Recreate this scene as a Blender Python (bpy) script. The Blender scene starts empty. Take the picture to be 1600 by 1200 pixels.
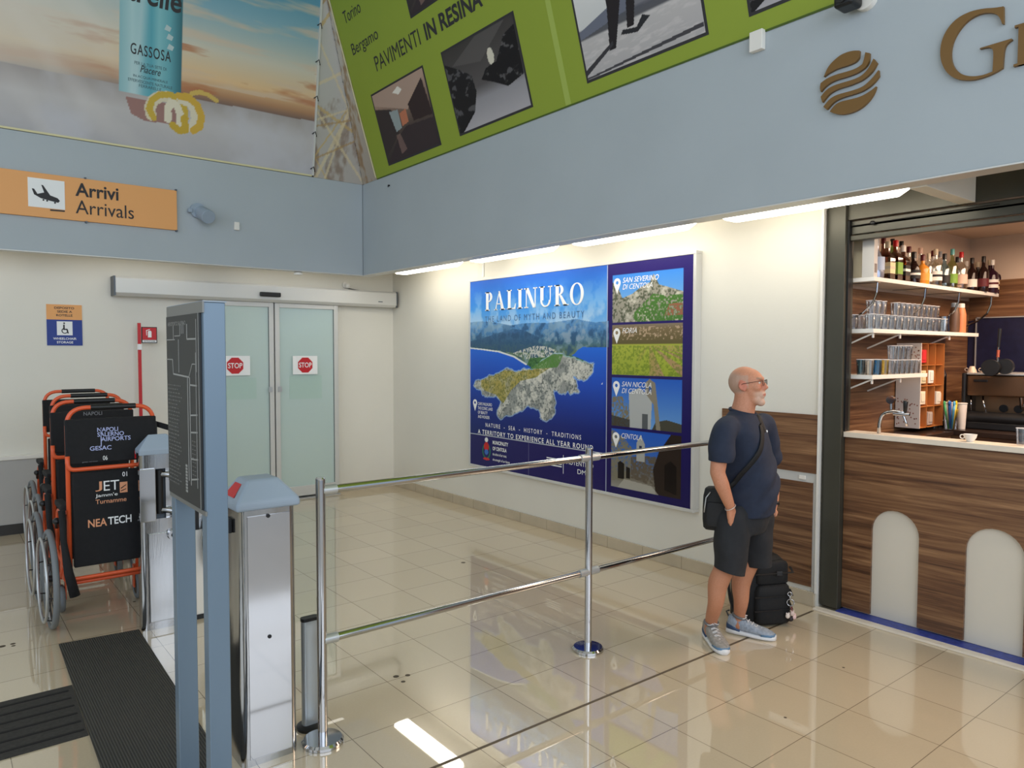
# Airport arrivals hall: banners, beams, information board, wheelchairs, barrier rail, poster, waiting man, bar.
import bpy, bmesh, math, random
import numpy as np
from mathutils import Vector, Matrix
PI = math.pi
random.seed(7); rng = np.random.default_rng(7)
S = bpy.context.scene
COL = S.collection

# ------------------------------------------------------------ camera, world, light, exposure
YAW = 0.6716; PITCH = 0.0443; ROLL = 0.0021
cam = bpy.data.cameras.new('camera'); camo = bpy.data.objects.new('camera', cam); COL.objects.link(camo)
cam.sensor_fit = 'HORIZONTAL'; cam.sensor_width = 36; cam.lens = 36*1146.0/1600.0; cam.clip_start = .05
Fh = Vector((math.sin(YAW), math.cos(YAW), 0)); Rh = Vector((math.cos(YAW), -math.sin(YAW), 0)); Zu = Vector((0,0,1))
Fv = Fh*math.cos(PITCH) - Zu*math.sin(PITCH); Uv0 = Fh*math.sin(PITCH) + Zu*math.cos(PITCH)
Rv = Rh*math.cos(ROLL) + Uv0*math.sin(ROLL); Uv = -Rh*math.sin(ROLL) + Uv0*math.cos(ROLL)
camo.matrix_world = Matrix(((Rv.x,Uv.x,-Fv.x,0),(Rv.y,Uv.y,-Fv.y,0),(Rv.z,Uv.z,-Fv.z,1.78),(0,0,0,1)))
S.camera = camo
S.view_settings.view_transform = 'Standard'; S.view_settings.look = 'None'
S.view_settings.exposure = 0.08; S.view_settings.gamma = 1.0
w = bpy.data.worlds.new('sky'); S.world = w; w.use_nodes = True
w.node_tree.nodes['Background'].inputs[0].default_value = (.62,.78,1,1)
w.node_tree.nodes['Background'].inputs[1].default_value = 0.7
S.cycles.max_bounces = 8; S.cycles.diffuse_bounces = 4; S.cycles.glossy_bounces = 4; S.cycles.transmission_bounces = 8
S.cycles.transparent_max_bounces = 16; S.cycles.caustics_reflective = False; S.cycles.caustics_refractive = False
S.cycles.sample_clamp_indirect = 4.0; S.cycles.use_denoising = True

def area(name, loc, target, sx, sy, power, color):
    l = bpy.data.lights.new(name, 'AREA'); l.shape = 'RECTANGLE'; l.size = sx; l.size_y = sy; l.energy = power; l.color = color
    o = bpy.data.objects.new(name, l); COL.objects.link(o); o.location = loc
    o.rotation_euler = (Vector(target) - Vector(loc)).to_track_quat('-Z', 'Y').to_euler()
    o['kind'] = 'helper'; return o
# daylight through the glazed front behind the camera and the glazed left side
area('daylight_front', (0.2,-3.9,3.8), (0.2,8,3.2), 9.0, 4.2, 345, (.80,.88,1))
area('daylight_side', (-5.8,2.5,3.6), (4,3.5,2.6), 8.0, 4.4, 150, (.80,.90,1))
# warm lamps inside the bar
area('bar_ceiling_lamp', (6.0,1.0,2.72), (6.0,1.0,0), 1.6, 1.8, 95, (1,.72,.52))

# ------------------------------------------------------------ materials
def lin(c):
    return tuple((v/12.92 if v <= .04045 else ((v+.055)/1.055)**2.4) for v in c[:3])
def rgb(r, g, b): return lin((r/255., g/255., b/255.))
MATS = {}
def mat(name, col=(.5,.5,.5), rough=.5, metal=0., spec=.5, coat=0., trans=0., emis=None, estr=0., ior=1.45, alpha=1.):
    if name in MATS: return MATS[name]
    m = bpy.data.materials.new(name); m.use_nodes = True; b = m.node_tree.nodes['Principled BSDF']
    b.inputs['Base Color'].default_value = (*col, 1); b.inputs['Roughness'].default_value = rough
    b.inputs['Metallic'].default_value = metal; b.inputs['Specular IOR Level'].default_value = spec
    b.inputs['Coat Weight'].default_value = coat; b.inputs['Transmission Weight'].default_value = trans
    b.inputs['IOR'].default_value = ior; b.inputs['Alpha'].default_value = alpha
    if emis: b.inputs['Emission Color'].default_value = (*emis, 1); b.inputs['Emission Strength'].default_value = estr
    MATS[name] = m; return m
def N(m, t, **kw):
    n = m.node_tree.nodes.new(t)
    for k, v in kw.items(): setattr(n, k, v)
    return n
def L(m, a, b): m.node_tree.links.new(a, b)
def bsdf(m): return m.node_tree.nodes['Principled BSDF']
def math_n(m, op, a, b=None):
    n = N(m, 'ShaderNodeMath', operation=op)
    for i, v in enumerate((a, b)):
        if v is None: continue
        if isinstance(v, (int, float)): n.inputs[i].default_value = v
        else: L(m, v, n.inputs[i])
    return n.outputs[0]
def ramp(m, fac, stops):
    r = N(m, 'ShaderNodeValToRGB'); L(m, fac, r.inputs[0]); e = r.color_ramp.elements
    while len(e) < len(stops): e.new(.5)
    for i, (p, c) in enumerate(stops): e[i].position = p; e[i].color = (*c, 1)
    return r.outputs[0]
def noisy(name, col, rough=.6, scale=8, amt=.06, bump=.0, metal=0., stretch=(1,1,1), spec=.5, bscale=None):
    """a plain surface with faint mottling and optional bump"""
    if name in MATS: return MATS[name]
    m = mat(name, col, rough, metal, spec); b = bsdf(m)
    g = N(m, 'ShaderNodeNewGeometry'); mp = N(m, 'ShaderNodeMapping'); mp.inputs[3].default_value = stretch
    L(m, g.outputs['Position'], mp.inputs[0])
    n = N(m, 'ShaderNodeTexNoise'); n.inputs['Scale'].default_value = scale; n.inputs['Detail'].default_value = 5; L(m, mp.outputs[0], n.inputs[0])
    lo = tuple(max(0, c*(1-amt*2)) for c in col); hi = tuple(min(1, c*(1+amt*2)) for c in col)
    L(m, ramp(m, n.outputs[0], [(.3, lo), (.7, hi)]), b.inputs['Base Color'])
    if bump:
        n2 = N(m, 'ShaderNodeTexNoise'); n2.inputs['Scale'].default_value = bscale or scale*6; L(m, mp.outputs[0], n2.inputs[0])
        bp = N(m, 'ShaderNodeBump'); bp.inputs['Strength'].default_value = bump; bp.inputs['Distance'].default_value = .01
        L(m, n2.outputs[0], bp.inputs['Height']); L(m, bp.outputs[0], b.inputs['Normal'])
    return m
M_wall = noisy('wall_paint', rgb(226,222,210), .62, 1.2, .012, .05, bscale=60)
M_beam = noisy('beam_paint', rgb(172,180,184), .6, 1.5, .012, .06, bscale=40)
M_ceil = noisy('ceiling_paint', rgb(222,218,208), .7, 1.5, .012)
M_white = mat('white_lacquer', rgb(232,228,220), .35)
M_marble = noisy('pale_stone', rgb(226,214,196), .3, 6, .03)
M_base = noisy('skirting_tile', rgb(190,176,152), .25, 5, .04)
M_darkbase = mat('dark_skirting', rgb(52,50,48), .4)
M_chrome = mat('polished_steel', (.50,.50,.51), .09, 1.)
M_brushed = noisy('brushed_steel', (.42,.42,.42), .15, 30, .04, .04, metal=1., stretch=(1,1,.05))
M_alu = mat('anodised_aluminium', rgb(190,192,192), .35, .6)
M_aluwhite = mat('pale_aluminium', rgb(208,207,202), .4, .15)
M_bluegrey = mat('blue_grey_coated_metal', rgb(112,130,146), .38, .25)
M_bluegreyd = mat('graphite_coated_metal', rgb(86,92,98), .4, .4)
M_lid = mat('grey_moulded_plastic', rgb(150,164,178), .45)
M_black = mat('black_plastic', rgb(24,24,25), .4)
M_blackfab = noisy('black_canvas', rgb(20,20,22), .8, 40, .1, .15, bscale=500)
M_orange = mat('orange_powder_coat', rgb(222,92,50), .32)
M_rubber = mat('grey_rubber', rgb(118,122,124), .65)
M_red = mat('red_paint', rgb(196,32,38), .4)
M_glassd = mat('frosted_door_glass', rgb(190,208,202), .12, 0., .6)
M_dark = noisy('dark_bronze_metal', rgb(74,72,62), .36, 3, .04, metal=.35)
M_navy = noisy('navy_panel', rgb(28,30,56), .3, 20, .1)
M_toe = noisy('blue_mosaic', rgb(52,66,140), .4, 40, .15)
M_arch = noisy('pale_backing', rgb(214,206,190), .4, 1.5, .02)
M_gold = mat('bronze_lettering', rgb(120,88,42), .45, .1)
M_orangesign = mat('orange_sign', rgb(232,166,100), .5)
M_ink = mat('dark_lettering', rgb(46,44,46), .6)
M_inkw = mat('white_lettering', rgb(240,240,238), .5)
M_blueink = mat('blue_sign', rgb(36,60,140), .5)
M_strap = mat('black_webbing', rgb(16,16,18), .7)
M_clear = mat('clear_lens', (.9,.9,.9), .1, alpha=.25)
M_lampdim = mat('lamp_diffuser_dim', (1,1,1), .4, emis=(1,.95,.84), estr=1.6)
M_lamp = mat('lamp_diffuser', (1,1,1), .4, emis=(1,.94,.82), estr=7.8)
def glassy(name, tint, mix=.16, rough=.04, fr=.6):
    m = bpy.data.materials.new(name); m.use_nodes = True; nt = m.node_tree; nt.nodes.clear()
    o = nt.nodes.new('ShaderNodeOutputMaterial'); mx = nt.nodes.new('ShaderNodeMixShader')
    t = nt.nodes.new('ShaderNodeBsdfTransparent'); t.inputs[0].default_value = (*tint, 1)
    g = nt.nodes.new('ShaderNodeBsdfGlossy'); g.inputs['Roughness'].default_value = rough; g.inputs[0].default_value = (1,1,1,1)
    lw = nt.nodes.new('ShaderNodeLayerWeight'); lw.inputs[0].default_value = .35
    ad = nt.nodes.new('ShaderNodeMath'); ad.operation = 'MULTIPLY_ADD'; ad.inputs[1].default_value = fr; ad.inputs[2].default_value = mix
    nt.links.new(lw.outputs['Fresnel'], ad.inputs[0]); nt.links.new(ad.outputs[0], mx.inputs[0])
    nt.links.new(t.outputs[0], mx.inputs[1]); nt.links.new(g.outputs[0], mx.inputs[2]); nt.links.new(mx.outputs[0], o.inputs[0])
    MATS[name] = m; return m
M_glass = glassy('drinking_glass', (.90,.90,.89), .07, .06, .55)
def wood(name, axis, dark=1.0):
    m = mat(name, (.2,.1,.05), .38); b = bsdf(m)
    g = N(m, 'ShaderNodeNewGeometry'); mp = N(m, 'ShaderNodeMapping')
    sc = [22, 22, 22]; sc[axis] = .9; mp.inputs[3].default_value = sc; L(m, g.outputs['Position'], mp.inputs[0])
    n = N(m, 'ShaderNodeTexNoise'); n.inputs['Scale'].default_value = 1.0; n.inputs['Detail'].default_value = 7; n.inputs['Roughness'].default_value = .62
    n.inputs['Distortion'].default_value = .9; L(m, mp.outputs[0], n.inputs[0])
    mp2 = N(m, 'ShaderNodeMapping'); sc2 = [120, 120, 120]; sc2[axis] = 2; mp2.inputs[3].default_value = sc2; L(m, g.outputs['Position'], mp2.inputs[0])
    n2 = N(m, 'ShaderNodeTexNoise'); n2.inputs['Scale'].default_value = 1.0; n2.inputs['Detail'].default_value = 3; L(m, mp2.outputs[0], n2.inputs[0])
    f = math_n(m, 'ADD', math_n(m, 'MULTIPLY', n.outputs[0], .75), math_n(m, 'MULTIPLY', n2.outputs[0], .25))
    c = [tuple(v*dark for v in rgb(*q)) for q in ((66,42,28),(104,70,46),(130,94,64),(162,122,86))]
    L(m, ramp(m, f, [(.34, c[0]), (.46, c[1]), (.56, c[2]), (.68, c[3])]), b.inputs['Base Color'])
    return m
M_woody = wood('walnut_laminate_lengthwise', 1); M_woodx = wood('walnut_laminate_crosswise', 0)
def floor_mat():
    m = mat('polished_porcelain_tile', rgb(196,178,150), .3, spec=.3, coat=1.); b = bsdf(m); b.inputs['Coat Roughness'].default_value = .012; b.inputs['Coat IOR'].default_value = 2.15
    g = N(m, 'ShaderNodeNewGeometry'); sx = N(m, 'ShaderNodeSeparateXYZ'); L(m, g.outputs['Position'], sx.inputs[0])
    u = math_n(m, 'DIVIDE', math_n(m, 'ADD', sx.outputs[0], 40*.4135-4.37), .4135)
    v = math_n(m, 'DIVIDE', math_n(m, 'ADD', sx.outputs[1], 40*.4235-2.605), .4235)
    def line(t):
        fr = math_n(m, 'FRACT', t); d = math_n(m, 'MINIMUM', fr, math_n(m, 'SUBTRACT', 1.0, fr)); return math_n(m, 'LESS_THAN', d, .0044)
    msk = math_n(m, 'MAXIMUM', line(u), line(v))
    cell = N(m, 'ShaderNodeCombineXYZ'); L(m, math_n(m, 'FLOOR', u), cell.inputs[0]); L(m, math_n(m, 'FLOOR', v), cell.inputs[1])
    wn = N(m, 'ShaderNodeTexWhiteNoise'); L(m, cell.outputs[0], wn.inputs[0])
    ns = N(m, 'ShaderNodeTexNoise'); ns.inputs['Scale'].default_value = 90; L(m, g.outputs['Position'], ns.inputs[0])
    f = math_n(m, 'ADD', math_n(m, 'MULTIPLY', wn.outputs[0], .5), math_n(m, 'MULTIPLY', ns.outputs[0], .5))
    c = ramp(m, f, [(.1, rgb(199,182,153)), (.9, rgb(211,194,165))])
    mx = N(m, 'ShaderNodeMix', data_type='RGBA'); L(m, msk, mx.inputs[0]); L(m, c, mx.inputs[6]); mx.inputs[7].default_value = (*rgb(122,107,86), 1)
    L(m, mx.outputs[2], b.inputs['Base Color'])
    L(m, math_n(m, 'ADD', math_n(m, 'MULTIPLY', msk, .4), .3), b.inputs['Roughness'])
    return m
M_floor = floor_mat()
def rib_mat(name, axis, period, base, hi):
    m = mat(name, base, .75); b = bsdf(m)
    g = N(m, 'ShaderNodeNewGeometry'); sx = N(m, 'ShaderNodeSeparateXYZ'); L(m, g.outputs['Position'], sx.inputs[0])
    s = math_n(m, 'SINE', math_n(m, 'MULTIPLY', sx.outputs[axis], 2*PI/period))
    L(m, ramp(m, math_n(m, 'ADD', math_n(m, 'MULTIPLY', s, .5), .5), [(.25, base), (.8, hi)]), b.inputs['Base Color'])
    bp = N(m, 'ShaderNodeBump'); bp.inputs['Strength'].default_value = .5; bp.inputs['Distance'].default_value = .004
    L(m, s, bp.inputs['Height']); L(m, bp.outputs[0], b.inputs['Normal']); return m
M_mat = rib_mat('ribbed_rubber_mat', 0, .0115, rgb(44,43,40), rgb(74,72,66))
def vcol(name, rough=.5, spec=.4, coat=0.):
    m = mat(name, (.5,.5,.5), rough, spec=spec, coat=coat); a = N(m, 'ShaderNodeVertexColor', layer_name='col'); L(m, a.outputs[0], bsdf(m).inputs['Base Color']); return m
M_print = vcol('printed_vinyl', .22, .4); M_banner = vcol('printed_banner_cloth', .6, .25); M_skin = vcol('skin', .5, .35)

# ------------------------------------------------------------ mesh helpers
class MB:
    def __init__(s): s.v = []; s.f = []
    def add(s, vs, fs):
        o = len(s.v); s.v += [tuple(map(float, p)) for p in vs]; s.f += [tuple(i+o for i in q) for q in fs]; return s
    def box(s, x0, y0, z0, x1, y1, z1):
        return s.add([(x0,y0,z0),(x1,y0,z0),(x1,y1,z0),(x0,y1,z0),(x0,y0,z1),(x1,y0,z1),(x1,y1,z1),(x0,y1,z1)],
                     [(0,3,2,1),(4,5,6,7),(0,1,5,4),(1,2,6,5),(2,3,7,6),(3,0,4,7)])
    def rings(s, rs, cap=True):
        n = len(rs[0]); vs = [p for r in rs for p in r]; fs = []
        for k in range(len(rs)-1):
            for i in range(n): j = (i+1) % n; fs.append((k*n+i, k*n+j, (k+1)*n+j, (k+1)*n+i))
        if cap: fs.append(tuple(reversed(range(n)))); fs.append(tuple(range((len(rs)-1)*n, len(rs)*n)))
        return s.add(vs, fs)
    def tube(s, pts, r, n=12, cap=True, flat=None):
        P_ = [Vector(p) for p in pts]; rr = r if isinstance(r, (list, tuple)) else [r]*len(P_); up = None; rs = []
        for i, p in enumerate(P_):
            d = (P_[min(i+1, len(P_)-1)] - P_[max(i-1, 0)]).normalized()
            if up is None: up = Vector((0,0,1)) if abs(d.z) < .9 else Vector((1,0,0))
            a = d.cross(up)
            if a.length < 1e-4: a = d.orthogonal()
            a.normalize(); b = a.cross(d).normalized(); up = b
            fa = flat if flat else 1.
            rs.append([tuple(p + a*math.cos(2*PI*k/n)*rr[i] + b*math.sin(2*PI*k/n)*rr[i]*fa) for k in range(n)])
        return s.rings(rs, cap)
    def cyl(s, p0, p1, r0, r1=None, n=20): return s.tube([p0, p1], [r0, r0 if r1 is None else r1], n)
    def lathe(s, prof, c=(0,0,0), n=20, cap=True):
        return s.rings([[(c[0]+r*math.cos(2*PI*k/n), c[1]+r*math.sin(2*PI*k/n), c[2]+z) for k in range(n)] for r, z in prof], cap)
    def torus(s, c, ax, R, r, n=40, m=8, flat=1.):
        ax = Vector(ax).normalized(); a = ax.orthogonal().normalized(); b = ax.cross(a); c = Vector(c); rs = []
        for i in range(n):
            t = 2*PI*i/n; d = a*math.cos(t) + b*math.sin(t)
            rs.append([tuple(c + d*(R + r*math.cos(2*PI*k/m)) + ax*(r*flat*math.sin(2*PI*k/m))) for k in range(m)])
        vs = [p for q in rs for p in q]; fs = []
        for i in range(n):
            for k in range(m): i2 = (i+1) % n; k2 = (k+1) % m; fs.append((i*m+k, i*m+k2, i2*m+k2, i2*m+k))
        return s.add(vs, fs)
    def ell(s, c, r, n=20, m=12, rot=None):
        vs = []; fs = []; c = Vector(c)
        for j in range(1, m):
            t = PI*j/m
            for i in range(n):
                q = Vector((r[0]*math.sin(t)*math.cos(2*PI*i/n), r[1]*math.sin(t)*math.sin(2*PI*i/n), r[2]*math.cos(t)))
                if rot is not None: q = rot @ q
                vs.append(tuple(c+q))
        q = Vector((0,0,r[2])); q = rot @ q if rot is not None else q
        vs.append(tuple(c+q)); vs.append(tuple(c-q)); top = len(vs)-2
        for j in range(m-2):
            for i in range(n): k = (i+1) % n; fs.append((j*n+i, (j+1)*n+i, (j+1)*n+k, j*n+k))
        for i in range(n): k = (i+1) % n; fs.append((top, i, k)); fs.append((top+1, (m-2)*n+k, (m-2)*n+i))
        return s.add(vs, fs)
    def prism(s, poly, fr, w0, w1):
        """poly in plane coordinates, extruded along the plane normal between w0 and w1"""
        n = len(poly); return s.add([fr(u, v, w0) for u, v in poly] + [fr(u, v, w1) for u, v in poly],
            [tuple(range(n)), tuple(reversed(range(n, 2*n)))] + [(i, (i+1) % n + 0, (i+1) % n + n, i+n) for i in range(n)])
def arc(cx, cy, r, a0, a1, n=10, ry=None): return [(cx+r*math.cos(math.radians(a0+(a1-a0)*i/n)), cy+(ry or r)*math.sin(math.radians(a0+(a1-a0)*i/n))) for i in range(n+1)]
def round_path(pts, rad, n=6):
    """polyline with its corners rounded"""
    P_ = [Vector(p) for p in pts]; out = [P_[0]]
    for i in range(1, len(P_)-1):
        a = (P_[i-1]-P_[i]); b = (P_[i+1]-P_[i]); r = min(rad, a.length*.49, b.length*.49); p0 = P_[i]+a.normalized()*r; p1 = P_[i]+b.normalized()*r
        for k in range(n+1):
            t = k/n; out.append(p0*(1-t)**2 + P_[i]*2*t*(1-t) + p1*t*t)
    out.append(P_[-1]); return [tuple(p) for p in out]
def frame(O, eu, ev, n):
    O = Vector(O); eu = Vector(eu); ev = Vector(ev).normalized(); n = Vector(n).normalized()
    return lambda u, v, w=0.: tuple(O + eu*u + ev*v + n*w)
PO = frame((4.74,0,0), (0,-1,0), (0,0,1), (-1,0,0)); BA = frame((4.88,0,0), (0,-1,0), (0,0,1), (-1,0,0)); RW = frame((4.81,0,0), (0,-1,0), (0,0,1), (-1,0,0))
BW = frame((0,8.58,0), (1,0,0), (0,0,1), (0,-1,0)); DO = frame((0,8.50,0), (1,0,0), (0,0,1), (0,-1,0)); HD = frame((0,8.40,0), (1,0,0), (0,0,1), (0,-1,0))
BB = frame((0,7.945,0), (1,0,0), (0,0,1), (0,-1,0)); BR = frame((4.06,0,0), (0,-1,0), (0,0,1), (-1,0,0))
GB = frame((4.06,0,3.74), (0,-1,0), (-.3,0,1), (-1,0,-.3)); LB = frame((0,7.945,3.74), (1,0,0), (0,-.15,1), (0,-1,-.15))
BK = frame((7.3,0,0), (0,-1,0), (0,0,1), (-1,0,0)); ST = frame((.70,0,0), (0,-1,0), (0,0,1), (-1,0,0)); CH = frame((0,0,0), (1,0,0), (0,0,1), (0,-1,0))

def mk(name, mb, m, parent=None, smooth=False, bevel=0., world=False, auto=False, seg=2):
    me = bpy.data.meshes.new(name); me.from_pydata(mb.v, [], mb.f); me.update()
    b = bmesh.new(); b.from_mesh(me); bmesh.ops.recalc_face_normals(b, faces=b.faces); b.to_mesh(me); b.free()
    o = bpy.data.objects.new(name, me); COL.objects.link(o)
    if m: me.materials.append(m)
    if smooth or auto: me.polygons.foreach_set('use_smooth', [True]*len(me.polygons))
    if auto and hasattr(me, 'set_sharp_from_angle'): me.set_sharp_from_angle(angle=math.radians(38))
    if parent:
        o.parent = parent
        if world: me.transform(parent_mat(parent).inverted())
    if bevel:
        md = o.modifiers.new('bevel', 'BEVEL'); md.width = bevel; md.segments = seg; md.limit_method = 'ANGLE'
    return o
def parent_mat(p):
    m = Matrix.LocRotScale(p.location, p.rotation_euler, None)
    return parent_mat(p.parent) @ m if p.parent else m
def tag(o, label, cat, group=None):
    o['label'] = label; o['category'] = cat
    if group: o['group'] = group
    return o
def thing(name, label, cat, loc=(0,0,0), rz=0., group=None):
    o = bpy.data.objects.new(name, None); COL.objects.link(o); o.location = loc; o.rotation_euler = (0,0,rz); o.empty_display_size = .1
    return tag(o, label, cat, group)
def struct(name, mb, m, **k):
    o = mk(name, mb, m, **k)
    if not k.get('parent'): o['kind'] = 'structure'
    return o
def dup(root, loc, rz=None, label=None):
    r = root.copy(); COL.objects.link(r); r.location = loc
    if rz is not None: r.rotation_euler = (0,0,rz)
    if label: r['label'] = label
    for ch in list(root.children):
        c = ch.copy(); COL.objects.link(c); c.parent = r
        for g in list(ch.children): d = g.copy(); COL.objects.link(d); d.parent = c
    return r
def evaluated(o):
    bpy.context.view_layer.update(); dg = bpy.context.evaluated_depsgraph_get()
    return bpy.data.meshes.new_from_object(o.evaluated_get(dg))
def text_mb(s, fr, u0, v0, w_, h_, w0=.001, th=.002, bold=0., shear=0., space=1.):
    """lettering fitted into the box (u0, v0, w_, h_) of a plane"""
    c = bpy.data.curves.new('t', 'FONT'); c.body = s; c.offset = bold; c.shear = shear; c.space_character = space; c.resolution_u = 4
    o = bpy.data.objects.new('t', c); COL.objects.link(o); me = evaluated(o)
    co = np.empty(len(me.vertices)*3); me.vertices.foreach_get('co', co); co = co.reshape(-1, 3)
    mn = co.min(0); mx = co.max(0); sc = (w_/(mx[0]-mn[0]), h_/(mx[1]-mn[1])); mb = MB()
    vs = [(u0+(p[0]-mn[0])*sc[0], v0+(p[1]-mn[1])*sc[1]) for p in co]
    mb.add([fr(u, v, w0+th) for u, v in vs], [tuple(p.vertices) for p in me.polygons])
    bpy.data.objects.remove(o); bpy.data.curves.remove(c); bpy.data.meshes.remove(me); return mb
def merge(*mbs):
    r = MB()
    for m in mbs: r.add(m.v, m.f)
    return r
def smooth_poly(p, lim=42):
    """round the shallow corners of an outline, keep the sharp ones"""
    out = []; n = len(p)
    for i in range(n):
        a, b, c = p[i-1], p[i], p[(i+1) % n]; v = (b[0]-a[0], b[1]-a[1]); w_ = (c[0]-b[0], c[1]-b[1])
        t = abs(math.degrees(math.atan2(v[0]*w_[1]-v[1]*w_[0], v[0]*w_[0]+v[1]*w_[1])))
        if t > lim: out.append(b)
        else: out += [(b[0]-v[0]*.25, b[1]-v[1]*.25), (b[0]+w_[0]*.25, b[1]+w_[1]*.25)]
    return out
# serif capitals as outline pieces in a box one unit high
def serif_glyph(ch):
    T = .055; S_ = .2; th = .035; out = []
    def stem(x, w_=S_, top=True, bot=True):
        out.append([(x,0),(x+w_,0),(x+w_,1),(x,1)])
        if bot: out.append([(x-.08,0),(x+w_+.08,0),(x+w_+.08,T),(x-.08,T)])
        if top: out.append([(x-.08,1-T),(x+w_+.08,1-T),(x+w_+.08,1),(x-.08,1)])
    def ring(cx, cy, rx, ry, w_, h_, a0=0, a1=360):
        n = 28; o_ = arc(cx, cy, rx, a0, a1, n, ry); i_ = arc(cx, cy, rx-w_, a0, a1, n, ry-h_)
        for k in range(n): out.append([o_[k], o_[k+1], i_[k+1], i_[k]])
    if ch == 'P': stem(.1); ring(.3, .73, .3, .27, .17, T, -90, 90); wd = .66
    elif ch == 'A': out += [[(.08,0),(.15,0),(.42,.98),(.38,1)], [(.34,1),(.44,1),(.78,0),(.56,0)], [(.2,.3),(.6,.3),(.58,.35),(.22,.35)], [(0,0),(.26,0),(.26,T),(0,T)], [(.48,0),(.86,0),(.86,T),(.48,T)]]; wd = .88
    elif ch == 'L': stem(.1); out.append([(.3,0),(.66,0),(.69,.28),(.65,.28),(.58,.08),(.3,T)]); wd = .7
    elif ch == 'I': stem(.1); wd = .42
    elif ch == 'N': out += [[(.12,0),(.17,0),(.17,1),(.12,1)], [(.08,1),(.3,1),(.8,0),(.62,0)], [(.75,0),(.8,0),(.8,1),(.75,1)], [(0,0),(.28,0),(.28,T),(0,T)], [(0,1-T),(.2,1-T),(.2,1),(0,1)], [(.64,1-T),(.92,1-T),(.92,1),(.64,1)]]; wd = .94
    elif ch == 'U': out += [[(.1,.32),(.3,.32),(.3,1),(.1,1)], [(.74,.32),(.79,.32),(.79,1),(.74,1)], [(.02,1-T),(.38,1-T),(.38,1),(.02,1)], [(.62,1-T),(.9,1-T),(.9,1),(.62,1)]]; ring(.445, .32, .345, .33, .12, .07, 180, 360); wd = .92
    elif ch == 'R': stem(.1); ring(.3, .75, .3, .25, .17, T, -90, 90); out.append([(.34,.52),(.48,.5),(.86,0),(.6,0)]); out.append([(.6,0),(.94,0),(.94,T),(.6,T)]); wd = .92
    elif ch == 'O': ring(.42, .5, .42, .52, .17, .045); wd = .86
    return out, wd
def serif_mb(s, fr, u0, v0, w_, h_, w0=.002, th=.004):
    gl = [serif_glyph(c) for c in s]; tot = sum(g[1] for g in gl) + .1*(len(gl)-1); k = w_/tot; x = 0; mb = MB()
    for g, wd in gl:
        for p in g: mb.prism([(u0+(x+a)*k, v0+b*h_) for a, b in p], fr, w0, w0+th)
        x += wd + .1
    return mb

# ------------------------------------------------------------ painted (printed) artwork on grids of coloured vertices
def fbm(nx, ny, scale, seed, octs=5, ax=1., ay=1.):
    r = np.random.default_rng(seed); out = np.zeros((ny, nx)); amp = 1.; tot = 0.
    for o in range(octs):
        gx = max(2, int(scale*ax*2**o)+2); gy = max(2, int(scale*ay*2**o)+2); g = r.random((gy, gx))
        X = np.linspace(0, gx-1.001, nx); Y = np.linspace(0, gy-1.001, ny); xi = X.astype(int); yi = Y.astype(int); fx = X-xi; fy = Y-yi
        fx = fx*fx*(3-2*fx); fy = (fy*fy*(3-2*fy))[:, None]
        a = g[np.ix_(yi, xi)]*(1-fx)+g[np.ix_(yi, xi+1)]*fx; b = g[np.ix_(yi+1, xi)]*(1-fx)+g[np.ix_(yi+1, xi+1)]*fx
        out += (a*(1-fy)+b*fy)*amp; tot += amp; amp *= .55
    return out/tot
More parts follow.
